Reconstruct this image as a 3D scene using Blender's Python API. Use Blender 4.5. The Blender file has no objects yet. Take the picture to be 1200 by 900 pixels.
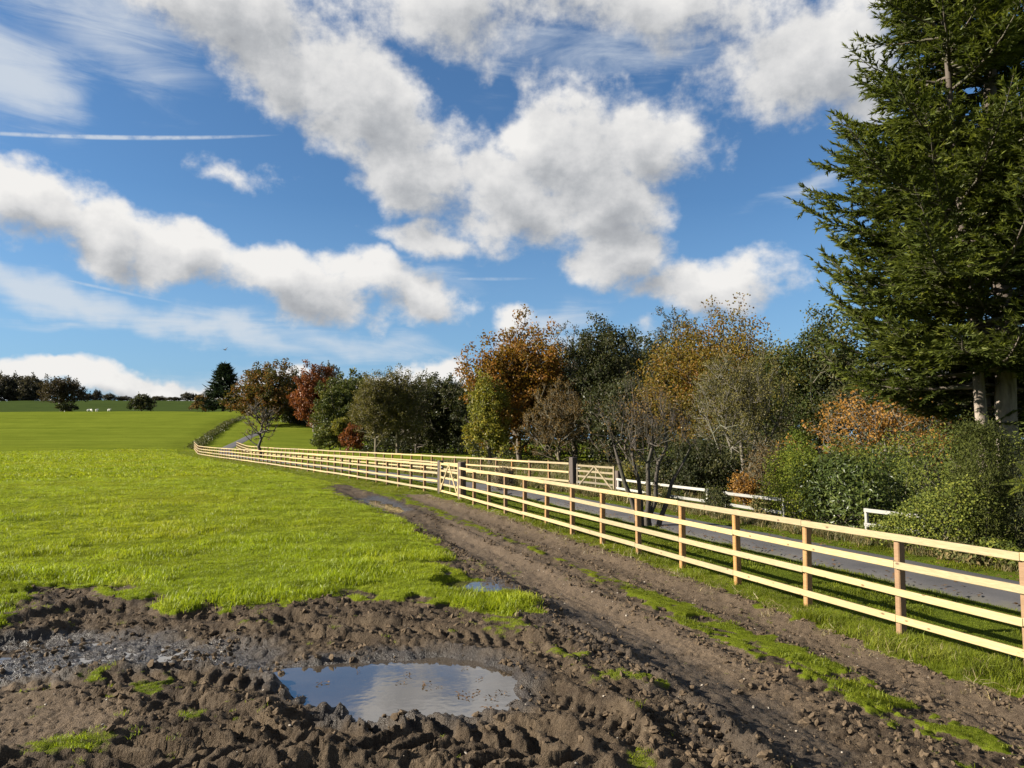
import bpy, bmesh, math, random
import numpy as np
from mathutils import Vector, Matrix, Euler

sc = bpy.context.scene
COL = sc.collection
random.seed(7)
rng = np.random.default_rng(7)
R = math.radians

# ------------------------------------------------------------------ camera
F, CX, CY = 890.0, 600.0, 450.0           # focal length and centre in 1200x900 pixels
CAM_Z = 1.9
PITCH = math.atan(65.0 / F)
cd = bpy.data.cameras.new('camera')
cam = bpy.data.objects.new('camera', cd)
COL.objects.link(cam)
cam.location = (0, 0, CAM_Z)
cam.rotation_euler = (math.pi / 2 + PITCH, 0, 0)
cd.sensor_width = 36
cd.lens = F / 1200 * 36
cd.clip_start = 0.05
cd.clip_end = 9000
sc.camera = cam
sc.render.resolution_x, sc.render.resolution_y = 1024, 768

# ------------------------------------------------------------------ colour management
sc.view_settings.view_transform = 'Standard'
sc.view_settings.look = 'None'
sc.view_settings.exposure = 1.6
sc.view_settings.gamma = 1.0
sc.cycles.max_bounces = 6
sc.cycles.diffuse_bounces = 3
sc.cycles.transmission_bounces = 3
sc.cycles.transparent_max_bounces = 4
sc.cycles.use_denoising = True

# ------------------------------------------------------------------ sun
SUN_EL, SUN_AZ = R(25), R(-97)            # azimuth measured from +Y towards +X
sun_dir = Vector((math.sin(SUN_AZ) * math.cos(SUN_EL), math.cos(SUN_AZ) * math.cos(SUN_EL), math.sin(SUN_EL)))
sd = bpy.data.lights.new('sun', 'SUN')
sun = bpy.data.objects.new('sun', sd)
COL.objects.link(sun)
sd.energy = 5.0
sd.angle = R(0.53)
sd.color = (1.0, 0.92, 0.79)
sun.rotation_euler = (-sun_dir).to_track_quat('-Z', 'Y').to_euler()


# ------------------------------------------------------------------ pixel helpers (to read positions off the photograph)
def ray(px, py):
    a, b = (px - CX) / F, (CY - py) / F
    c, s = math.cos(PITCH), math.sin(PITCH)
    return a, c - b * s, s + b * c           # x, y, z


def zat(px, py, D):
    x, y, z = ray(px, py)
    return CAM_Z + z / y * D


def xat(px, D, py=500):
    x, y, z = ray(px, py)
    return x / y * D


# ------------------------------------------------------------------ world: Nishita sky and procedural clouds
world = bpy.data.worlds.new('World')
sc.world = world
world.use_nodes = True
wt = world.node_tree
for n in list(wt.nodes):
    wt.nodes.remove(n)


class NT:
    """tiny helper round a node tree"""
    def __init__(self, tree):
        self.t = tree

    def n(self, kind, **kw):
        nd = self.t.nodes.new(kind)
        for k, v in kw.items():
            setattr(nd, k, v)
        return nd

    def link(self, a, b):
        self.t.links.new(a, b)

    def val(self, sock, v):
        if hasattr(v, 'node'):
            self.link(v, sock)
        else:
            sock.default_value = v

    def math(self, op, a, b=None, c=None, clamp=False):
        nd = self.n('ShaderNodeMath', operation=op, use_clamp=clamp)
        self.val(nd.inputs[0], a)
        if b is not None:
            self.val(nd.inputs[1], b)
        if c is not None:
            self.val(nd.inputs[2], c)
        return nd.outputs[0]

    def vmath(self, op, a, b=None, scale=None):
        nd = self.n('ShaderNodeVectorMath', operation=op)
        self.val(nd.inputs[0], a)
        if b is not None:
            self.val(nd.inputs[1], b)
        if scale is not None:
            self.val(nd.inputs['Scale'], scale)
        return nd.outputs[0]

    def noise(self, vec, scale, detail=4, rough=0.5, distortion=0.0, lac=2.0, out=0):
        nd = self.n('ShaderNodeTexNoise')
        if vec is not None:
            self.link(vec, nd.inputs['Vector'])
        nd.inputs['Scale'].default_value = scale
        nd.inputs['Detail'].default_value = detail
        nd.inputs['Roughness'].default_value = rough
        nd.inputs['Lacunarity'].default_value = lac
        nd.inputs['Distortion'].default_value = distortion
        return nd.outputs[out]

    def ramp(self, fac, stops, interp='LINEAR'):
        nd = self.n('ShaderNodeValToRGB')
        nd.color_ramp.interpolation = interp
        els = nd.color_ramp.elements
        while len(els) < len(stops):
            els.new(0.5)
        for e, (p, c) in zip(els, stops):
            e.position = p
            e.color = c if len(c) == 4 else (*c, 1)
        self.val(nd.inputs[0], fac)
        return nd.outputs[0]

    def mix(self, fac, a, b, blend='MIX'):
        nd = self.n('ShaderNodeMix', data_type='RGBA', blend_type=blend)
        self.val(nd.inputs[0], fac)
        for s, v in ((nd.inputs[6], a), (nd.inputs[7], b)):
            if hasattr(v, 'node'):
                self.link(v, s)
            else:
                s.default_value = v if len(v) == 4 else (*v, 1)
        return nd.outputs[2]

    def maprange(self, v, a, b, c=0.0, d=1.0, smooth=False):
        nd = self.n('ShaderNodeMapRange')
        if smooth:
            nd.interpolation_type = 'SMOOTHSTEP'
        self.val(nd.inputs[0], v)
        for i, x in enumerate((a, b, c, d)):
            nd.inputs[1 + i].default_value = x
        return nd.outputs[0]


def sky_angle(px, py):
    x, y, z = ray(px, py)
    return math.atan2(x, y), math.atan2(z, math.hypot(x, y))


# cumulus banks: centre, half width, half height (pixels of the photograph), tilt in degrees, weight
CUMULUS = [
    (250, -10, 190, 95, -15, .95), (330, 60, 190, 85, -25, .9), (430, 100, 190, 85, -32, .9), (560, -5, 260, 75, 0, .85),
    (760, -10, 260, 70, 0, .8), (960, 55, 170, 110, 20, .95), (1010, 130, 90, 70, 0, .6), (400, 150, 120, 60, -30, .7),
    (500, 200, 120, 75, -35, .85), (590, 240, 130, 75, -10, .9), (650, 165, 130, 95, 10, .95), (760, 150, 130, 75, 0, .9),
    (690, 230, 150, 75, 5, .95), (500, 282, 120, 34, -10, .65), (720, 295, 105, 62, 0, .95), (840, 330, 125, 58, 0, .95),
    (780, 345, 110, 36, 0, .7), (20, 235, 110, 72, -10, 1.0), (120, 262, 120, 62, -18, 1.0), (230, 298, 120, 58, -20, .95),
    (340, 338, 110, 52, -14, .95), (425, 330, 80, 52, -5, .95), (490, 360, 95, 50, -12, .95), (285, 190, 85, 30, -15, .5),
    (40, 446, 170, 38, 0, .95), (150, 447, 150, 30, -2, .9), (215, 446, 150, 30, -2, 1.2), (275, 450, 90, 22, -3, 1.1), (345, 446, 90, 16, 0, .8), (480, 446, 150, 26, 0, 1.0), (600, 385, 60, 38, 30, .6),
    (700, 410, 120, 30, 0, .5), (-120, 210, 140, 80, -5, 1.0), (-160, 440, 160, 36, 0, .9), (1210, 210, 170, 120, 15, .9), (1180, 430, 190, 60, 0, .7),
]
# thin streaks and vapour trails
WISPS = [
    (60, 340, 260, 30, -14, .8), (250, 385, 240, 24, -14, .75), (400, 400, 240, 26, -8, .55), (20, 80, 85, 110, 40, .75),
    (120, 40, 170, 80, -30, .6), (640, 390, 110, 40, 20, .6), (80, 375, 120, 14, -3, .35), (940, 228, 110, 20, 5, .5), (300, 435, 300, 30, 0, .5),
    (700, 60, 260, 60, 0, .5), (480, 320, 160, 30, -10, .4),
]
TRAILS = [(130, 161, 190, 3.0, -1, 1.0), (90, 352, 170, 4.5, -11, .7), (560, 327, 70, 2.5, 0, .35), (85, 330, 140, 2.4, -14, .4)]


def cloud_group(name, blobs, warp):
    g = bpy.data.node_groups.new(name, 'ShaderNodeTree')
    g.interface.new_socket('P', in_out='INPUT', socket_type='NodeSocketVector')
    g.interface.new_socket('D', in_out='OUTPUT', socket_type='NodeSocketFloat')
    T = NT(g)
    gi, go = T.n('NodeGroupInput'), T.n('NodeGroupOutput')
    p = gi.outputs[0]
    if warp:
        w1 = T.vmath('SUBTRACT', T.noise(p, 7.0, 2, .5, out=1), (.5, .5, .5))
        w2 = T.vmath('SUBTRACT', T.noise(p, 24.0, 3, .6, out=1), (.5, .5, .5))
        q = T.vmath('ADD', p, T.vmath('SCALE', w1, scale=.14 * warp))
        q = T.vmath('ADD', q, T.vmath('SCALE', w2, scale=.035 * warp))
    else:
        q = p
    acc = None
    for (px, py, rx, ry, rot, w) in blobs:
        az, el = sky_angle(px, py)
        k = math.cos(math.atan((px - CX) / F)) ** 1.0
        mp = T.n('ShaderNodeMapping', vector_type='TEXTURE')
        mp.inputs['Location'].default_value = (az, el, 0)
        a0, e0_ = sky_angle(px - 20, py); a1, e1_ = sky_angle(px + 20, py)
        mp.inputs['Rotation'].default_value = (0, 0, R(rot) + math.atan2(e1_ - e0_, a1 - a0))
        mp.inputs['Scale'].default_value = (rx / F * k * 1.05, ry / F * k * 1.05, 1)
        T.link(q, mp.inputs[0])
        gr = T.n('ShaderNodeTexGradient', gradient_type='SPHERICAL')
        T.link(mp.outputs[0], gr.inputs[0])
        v = T.math('MULTIPLY', gr.outputs[1], w)
        if acc is None:
            acc = v
        else:
            nd = T.n('ShaderNodeMath', operation='SMOOTH_MAX')
            T.link(acc, nd.inputs[0]); T.link(v, nd.inputs[1]); nd.inputs[2].default_value = .12 if warp else .0
            acc = nd.outputs[0]
    T.link(acc, go.inputs[0])
    return g


W = NT(wt)
tc = W.n('ShaderNodeTexCoord')
sep = W.n('ShaderNodeSeparateXYZ')
W.link(tc.outputs['Generated'], sep.inputs[0])
hyp = W.math('SQRT', W.math('ADD', W.math('MULTIPLY', sep.outputs[0], sep.outputs[0]), W.math('MULTIPLY', sep.outputs[1], sep.outputs[1])))
az = W.math('ARCTAN2', sep.outputs[0], sep.outputs[1])
el = W.math('ARCTAN2', sep.outputs[2], hyp)
cmb = W.n('ShaderNodeCombineXYZ')
W.link(az, cmb.inputs[0]); W.link(el, cmb.inputs[1])
P0 = cmb.outputs[0]
gC = cloud_group('cumulus_banks', CUMULUS, 1.0)
gW = cloud_group('cloud_wisps', WISPS, .7)
gT = cloud_group('vapour_trails', TRAILS, 0)


def cloud_density(off, fine=True):
    """cumulus density at the view direction shifted by off (azimuth, elevation)"""
    p = W.vmath('ADD', P0, (off[0], off[1], 0))
    g = W.n('ShaderNodeGroup'); g.node_tree = gC
    W.link(p, g.inputs[0])
    # the rest of the sky, away from the photographed part, carries the same broken cloud
    s2 = W.n('ShaderNodeSeparateXYZ'); W.link(p, s2.inputs[0])
    rest = W.maprange(W.math('MAXIMUM', W.math('SUBTRACT', W.math('ABSOLUTE', s2.outputs[0]), .72), W.math('SUBTRACT', s2.outputs[1], .62)), 0, .25, 0, 1, True)
    bank = W.math('MULTIPLY', W.maprange(W.noise(p, 2.2, 2, .5), .44, .62, 0, .8), rest)
    base = W.math('MAXIMUM', g.outputs[0], bank)
    n1 = W.noise(p, 10.0, 8 if fine else 2, .60, .1)
    d = W.math('ADD', base, W.math('MULTIPLY', W.math('SUBTRACT', n1, .5), .86))
    if fine:
        n2 = W.noise(W.vmath('MULTIPLY', p, (1, 1.4, 1)), 32.0, 5, .6)
        d = W.math('ADD', d, W.math('MULTIPLY', W.math('SUBTRACT', n2, .5), .40))
    return W.math('MULTIPLY', d, W.maprange(base, 0, .12, 0, 1))


d0 = cloud_density((0, 0))
e0 = cloud_density((0, 0), False)
e1 = cloud_density((-.022, .040), False)
alpha = W.maprange(d0, .20, .56, 0, 1, True)
lit = W.math('SUBTRACT', e0, e1)
shade = W.math('ADD', W.math('MULTIPLY', lit, .95), W.maprange(e0, .20, 1.0, .82, .26))
shade = W.math('ADD', shade, W.math('MULTIPLY', W.math('SUBTRACT', d0, e0), 1.25))
shade = W.math('SUBTRACT', shade, W.maprange(el, .035, .085, .26, 0))      # banks low on the horizon show their hazy bases
ccol = W.ramp(W.math('ADD', shade, 0, clamp=True), [(0, (2.0, 2.1, 2.3)), (.35, (3.1, 3.2, 3.35)), (.65, (4.6, 4.6, 4.62)), (1, (5.9, 5.8, 5.65))])
# ramps clamp at 1, so carry the brightness as a scale
for nd in wt.nodes:
    if nd.type == 'VALTORGB':
        for e in nd.color_ramp.elements:
            c = e.color
            e.color = (c[0] / 8, c[1] / 8, c[2] / 8, 1)
ccol = W.vmath('SCALE', ccol, scale=8.0)
sky = W.n('ShaderNodeTexSky', sky_type='NISHITA')
sky.sun_disc = False
sky.sun_elevation = SUN_EL
sky.sun_rotation = SUN_AZ
sky.altitude = 100
sky.air_density = 1.0
sky.dust_density = .6
sky.ozone_density = 2.2
# wisps
gw = W.n('ShaderNodeGroup'); gw.node_tree = gW
W.link(P0, gw.inputs[0])
mpw = W.n('ShaderNodeMapping')
mpw.inputs['Rotation'].default_value = (0, 0, R(14)); mpw.inputs['Scale'].default_value = (1, 5.5, 1)
W.link(P0, mpw.inputs[0])
wn = W.noise(mpw.outputs[0], 6.0, 7, .62, .6)
wa = W.math('MULTIPLY', W.maprange(W.math('ADD', W.math('MULTIPLY', gw.outputs[0], 1.2), W.math('SUBTRACT', wn, .5)), .18, .85, 0, 1, True), W.maprange(gw.outputs[0], 0, .25, 0, .8))
gt = W.n('ShaderNodeGroup'); gt.node_tree = gT
W.link(P0, gt.inputs[0])
ta = W.math('MULTIPLY', W.maprange(gt.outputs[0], 0.0, .6, 0, .75), W.maprange(W.noise(P0, 60, 3, .6), .35, .6, .35, 1))
wa = W.math('MAXIMUM', wa, ta)
skyb = W.mix(1.0, sky.outputs[0], (.50, .72, .90), 'MULTIPLY')
skyb = W.mix(W.maprange(el, .0, .30, .62, 0), skyb, (1.9, 3.2, 5.0))
skyc = W.mix(wa, skyb, (4.6, 4.9, 5.2))
skyc = W.mix(alpha, skyc, ccol)
bg = W.n('ShaderNodeBackground')
bg.inputs['Strength'].default_value = .050
W.link(skyc, bg.inputs[0])
wo = W.n('ShaderNodeOutputWorld')
W.link(bg.outputs[0], wo.inputs[0])


# ------------------------------------------------------------------ numeric helpers
def smooth(a, b, x):
    t = np.clip((x - a) / (b - a), 0, 1)
    return t * t * (3 - 2 * t)


def _hash(ix, iy, seed):
    h = (ix.astype(np.int64) * 374761393 + iy.astype(np.int64) * 668265263 + seed * 1442695041) & 0x7fffffff
    h = ((h ^ (h >> 13)) * 1274126177) & 0x7fffffff
    h = (h ^ (h >> 16)) & 0x7fffffff
    return h


def pnoise(x, y, seed=0):
    ix, iy = np.floor(x), np.floor(y)
    fx, fy = x - ix, y - iy
    u, v = fx * fx * fx * (fx * (fx * 6 - 15) + 10), fy * fy * fy * (fy * (fy * 6 - 15) + 10)

    def g(ox, oy):
        a = _hash(ix + ox, iy + oy, seed) * (2 * math.pi / 0x7fffffff)
        return np.cos(a) * (fx - ox) + np.sin(a) * (fy - oy)
    return ((g(0, 0) * (1 - u) + g(1, 0) * u) * (1 - v) + (g(0, 1) * (1 - u) + g(1, 1) * u) * v) * 1.5


def fbm(x, y, oct=4, seed=0, gain=.5):
    a, s, f = 1.0, 0, 1.0
    for o in range(oct):
        s = s + a * pnoise(x * f, y * f, seed + o * 17)
        a *= gain; f *= 2.03
    return s


def cells(x, y, seed=0):
    """distance to the nearest jittered lattice point"""
    ix, iy = np.floor(x), np.floor(y)
    best = np.full(x.shape, 9.0)
    for ox in (-1, 0, 1):
        for oy in (-1, 0, 1):
            a = _hash(ix + ox, iy + oy, seed) / 0x7fffffff
            b = _hash(ix + ox, iy + oy, seed + 91) / 0x7fffffff
            d = (ix + ox + a - x) ** 2 + (iy + oy + b - y) ** 2
            best = np.minimum(best, d)
    return np.sqrt(best)


def plates(x, y, seed=0):
    """broken ground: every jittered cell has its own height and tilt"""
    ix, iy = np.floor(x), np.floor(y)
    best = np.full(x.shape, 9.0); h = np.zeros(x.shape)
    for ox in (-1, 0, 1):
        for oy in (-1, 0, 1):
            a = _hash(ix + ox, iy + oy, seed) / 0x7fffffff
            b = _hash(ix + ox, iy + oy, seed + 91) / 0x7fffffff
            c = _hash(ix + ox, iy + oy, seed + 37) / 0x7fffffff
            e = _hash(ix + ox, iy + oy, seed + 53) / 0x7fffffff
            dx, dy = x - ix - ox - a, y - iy - oy - b
            d = dx * dx + dy * dy
            m = d < best
            best = np.where(m, d, best)
            h = np.where(m, (c - .5) + dx * (e - .5) * 1.6 + dy * (a - .5) * 1.6, h)
    return h


def seg_dist(x, y, pts):
    """unsigned distance, signed side (+ = right of travel), arc length along a polyline"""
    best = np.full(x.shape, 1e9); side = np.zeros(x.shape); along = np.zeros(x.shape)
    L = 0
    for (ax, ay), (bx, by) in zip(pts[:-1], pts[1:]):
        dx, dy = bx - ax, by - ay
        l2 = dx * dx + dy * dy
        t = np.clip(((x - ax) * dx + (y - ay) * dy) / l2, 0, 1)
        d = np.hypot(x - ax - t * dx, y - ay - t * dy)
        m = d < best
        best = np.where(m, d, best)
        side = np.where(m, (x - ax) * dy - (y - ay) * dx, side)
        along = np.where(m, L + t * math.sqrt(l2), along)
        L += math.sqrt(l2)
    return best, np.sign(side), along


def sdf_poly(x, y, poly):
    d = np.full(x.shape, 1e9); inside = np.zeros(x.shape, bool)
    n = len(poly)
    for i in range(n):
        (ax, ay), (bx, by) = poly[i], poly[(i + 1) % n]
        dx, dy = bx - ax, by - ay
        t = np.clip(((x - ax) * dx + (y - ay) * dy) / (dx * dx + dy * dy + 1e-12), 0, 1)
        d = np.minimum(d, np.hypot(x - ax - t * dx, y - ay - t * dy))
        c = ((ay > y) != (by > y)) & (x < dx * (y - ay) / (dy if abs(dy) > 1e-9 else 1e-9) + ax)
        inside ^= c
    return np.where(inside, -d, d)


def poly(*pp):
    return [gp(*p) for p in pp]


# ------------------------------------------------------------------ layout on the ground (metres)
FENCE = [(7.683, 1.945), (6.277, 5.82), (4.87, 9.7), (-1.88, 28.31), (-2.97, 31.3), (-12.1, 49.0), (-27.4, 76.5), (-41.5, 101.0), (-50.0, 120.0)]
FENCE_EXT = [(12.0, -9.0)] + FENCE + [(-62.0, 155.0), (-74.0, 197.0), (-82.0, 236.0), (-110, 420)]


_fs = np.array([0, 95, 115, 140, 160, 200, 235, 260, 300, 350, 430, 600, 1500, 5000.])
_fz = np.array([0, .05, .45, 1.5, 2.8, 6.0, 9.2, 11.6, 12.4, 17, 24, 27, 27, 24.])


def hill(y):
    s = 0
    for o in (-8, -4, 0, 4, 8):
        s = s + np.interp(y + o, _fs, _fz)
    return s / 5


def lie(x, y):
    """broad lie of the land: level field, drop to the fence line, hill at the back left"""
    d, sg, _ = seg_dist(x, y, FENCE_EXT)
    z = np.interp(y, [0, 10, 30, 60], [-.55, -.53, -.34, -.30]) * smooth(-5.5, -.6, d * sg)
    return z + hill(y) * smooth(-6, -58, x)


def gp(px, py):
    """ground point seen at a pixel of the photograph"""
    x, y, zz = ray(px, py)
    z = 0.0
    for _ in range(6):
        t = (z - CAM_Z) / zz
        z = .5 * z + .5 * float(lie(np.array([x * t]), np.array([y * t]))[0])
    return (x * t, y * t)


def offset_line(pts, off):
    out = []
    for i, p in enumerate(pts):
        a = pts[max(0, i - 1)]; b = pts[min(len(pts) - 1, i + 1)]
        dx, dy = b[0] - a[0], b[1] - a[1]
        l = math.hypot(dx, dy)
        out.append((p[0] + dy / l * off, p[1] - dx / l * off))
    return out


ROAD = offset_line([(12.0, -9.0)] + FENCE[:-1], 3.75) + [(-45.8, 121), (-51.0, 140.0), (-55.5, 160), (-58, 180.0)]
ROAD_W = 2.2

MUD = poly((-700, 760), (-60, 748), (0, 742), (14, 716), (40, 700), (75, 692), (112, 693), (135, 706), (180, 718), (235, 722), (300, 718), (350, 712),
           (374, 702), (405, 702), (440, 708), (500, 710), (545, 722), (600, 727), (632, 722), (628, 705), (600, 690), (560, 680), (535, 672), (528, 655), (512, 637),
           (490, 620), (455, 602), (420, 590), (384, 572), (400, 568), (436, 578), (475, 589), (520, 605), (565, 622), (612, 641), (655, 656), (705, 682),
           (765, 714), (835, 747), (885, 768), (945, 797), (1005, 832), (1070, 872), (1130, 912), (1230, 985), (1500, 1300), (600, 2600), (-900, 1500))
RUT = poly((470, 579), (500, 579), (550, 592), (625, 616), (695, 639), (780, 667), (870, 700), (960, 735), (1040, 765), (1130, 795), (1200, 818), (1400, 885), (1400, 985),
           (1200, 880), (1140, 853), (1060, 815), (960, 768), (870, 733), (790, 703), (700, 672), (620, 640), (550, 612), (490, 588))
PUDDLE = poly((316, 789), (345, 779), (390, 776), (425, 771), (470, 768), (520, 767), (565, 772), (592, 784), (606, 799), (598, 815), (574, 829), (535, 838),
              (480, 841), (438, 839), (400, 826), (368, 815), (348, 800))
POOL = poly((512, 686), (530, 679), (560, 680), (588, 685), (596, 692), (570, 697), (535, 695))
WETL = poly((-40, 752), (30, 742), (90, 735), (200, 742), (330, 757), (350, 772), (320, 790), (230, 780), (120, 785), (-40, 800))
WETR = poly((585, 700), (625, 690), (700, 715), (790, 760), (930, 835), (1010, 900), (880, 905), (790, 830), (700, 765), (640, 735))
DRY = poly((520, 606), (610, 641), (700, 682), (880, 768), (1000, 835), (930, 830), (760, 745), (640, 690), (560, 670), (530, 640))
DRY2 = poly((-60, 800), (60, 797), (150, 832), (105, 862), (-60, 900))
FARPOOL = poly((425, 583), (440, 581), (462, 589), (474, 597), (452, 597))
TREADS = [  # tyre prints pressed into the mud: centre line, half width, lug spacing, chevron slope, depth
    ([gp(40, 915), gp(230, 876), gp(380, 858), gp(520, 862), gp(640, 886)], .36, .21, .9, .075),
    ([gp(648, 738), gp(700, 768), gp(752, 806), gp(800, 850), gp(850, 905)], .25, .095, .12, .045),
    ([gp(560, 812), gp(640, 816), gp(700, 844), gp(770, 905)], .20, .13, .7, .045),
    ([gp(-40, 806), gp(80, 802), gp(220, 794), gp(330, 816), gp(420, 856)], .24, .16, .6, .045),
    ([gp(330, 732), gp(430, 738), gp(540, 748), gp(640, 762)], .28, .17, .8, .045),
    ([gp(20, 735), gp(110, 715), gp(200, 722), gp(330, 730)], .26, .18, .7, .045),
]
LEFT_RUT = [gp(405, 574), gp(455, 594), gp(512, 620), gp(580, 650), gp(650, 690), gp(755, 750), gp(822, 790), gp(905, 842), gp(1000, 900)]
RIGHT_RUT = [gp(480, 582), gp(550, 600), gp(625, 627), gp(695, 652), gp(780, 683), gp(870, 715), gp(960, 750), gp(1040, 788), gp(1148, 825), gp(1300, 890)]
WATER_Z = -.085
def zones(x, y):
    """mud, wetness, dry smooth crust, worn rut on the ground"""
    wx = x + .10 * fbm(x * 2.1, y * 2.1, 3, 5)
    wy = y + .10 * fbm(x * 2.1 + 40, y * 2.1, 3, 6)
    e = fbm(x * 3.1, y * 3.1, 4, 9)
    near = (y < 75) & (np.abs(x) < 60)
    mud = np.zeros_like(x); wet = np.zeros_like(x); dry = np.zeros_like(x); rut = np.zeros_like(x); pud = np.full_like(x, 9.0)
    if near.any():
        X, Y, E = wx[near], wy[near], e[near]
        k = np.clip(Y / 9, .6, 2.5)
        mud[near] = smooth(.13, -.13, sdf_poly(X, Y, MUD) / k + .16 * E)
        # tufts of grass surviving inside the mud
        surv = smooth(.20, .42, fbm(X * 1.1 + 3, Y * 1.1, 3, 21)) * smooth(5.5, 9, Y + .8 * X + 4.5) * .0
        for (cx, cy, r) in [gp(120, 792) + (.22,), gp(195, 802) + (.3,), gp(70, 885) + (.3,), gp(235, 845) + (.15,), gp(660, 765) + (.2,), gp(700, 790) + (.28,), gp(770, 895) + (.2,), gp(30, 720) + (.25,), gp(300, 735) + (.2,), gp(590, 738) + (.3,), gp(760, 800) + (.15,), gp(500, 842) + (.09,)]:
            surv = np.maximum(surv, smooth(r * 1.25, r * .35, np.hypot(X - cx, (Y - cy) * .8) + .9 * r * E) * .58)
        mud[near] *= 1 - surv
        rr = smooth(.13, -.13, sdf_poly(X, Y, RUT) / k + .14 * E)
        rut[near] = rr
        wet[near] = np.maximum(smooth(.2, -.2, sdf_poly(X, Y, WETL) + .12 * E), .38 * smooth(.22, -.1, sdf_poly(X, Y, WETR) + .15 * E))
        pd = sdf_poly(X, Y, PUDDLE)
        wet[near] = np.maximum(wet[near], smooth(.28, .0, pd + .08 * E))
        pd = np.minimum(pd, sdf_poly(X, Y, POOL))
        wet[near] = np.maximum(wet[near], smooth(.35, .0, pd + .08 * E))
        wet[near] = np.maximum(wet[near], smooth(.5, .0, sdf_poly(X, Y, FARPOOL) + .1 * E))
        dry[near] = smooth(.15, -.15, sdf_poly(X, Y, DRY) + .12 * E) * smooth(4.5, 8.0, Y + .35 * fbm(X, Y, 2, 8))
        dry[near] = np.maximum(dry[near], .8 * smooth(.2, -.2, sdf_poly(X, Y, DRY2) + .2 * E))
        # thin worn patches in the grass strip between the ruts and on the trampled turf near the mud
        strip = np.zeros_like(X)
        dl, sl, _ = seg_dist(X, Y, LEFT_RUT); dr, sr, _ = seg_dist(X, Y, RIGHT_RUT)
        between = (sl < 0) & (sr > 0)
        strip = np.where(between, smooth(-.02, .46, fbm(X * 1.8, Y * 1.8, 5, 33) + .35 * smooth(8.2, 5.5, Y) - .1), 0)
        edge = smooth(.9, .0, sdf_poly(X, Y, MUD)) * smooth(.05, .4, fbm(X * 2.3, Y * 2.3, 4, 35)) * .9
        mud[near] = np.maximum(mud[near], np.maximum(strip * .9, edge))
        pud[near] = pd
    m = np.maximum(mud, rut)
    return m, wet, dry, rut, pud


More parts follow.
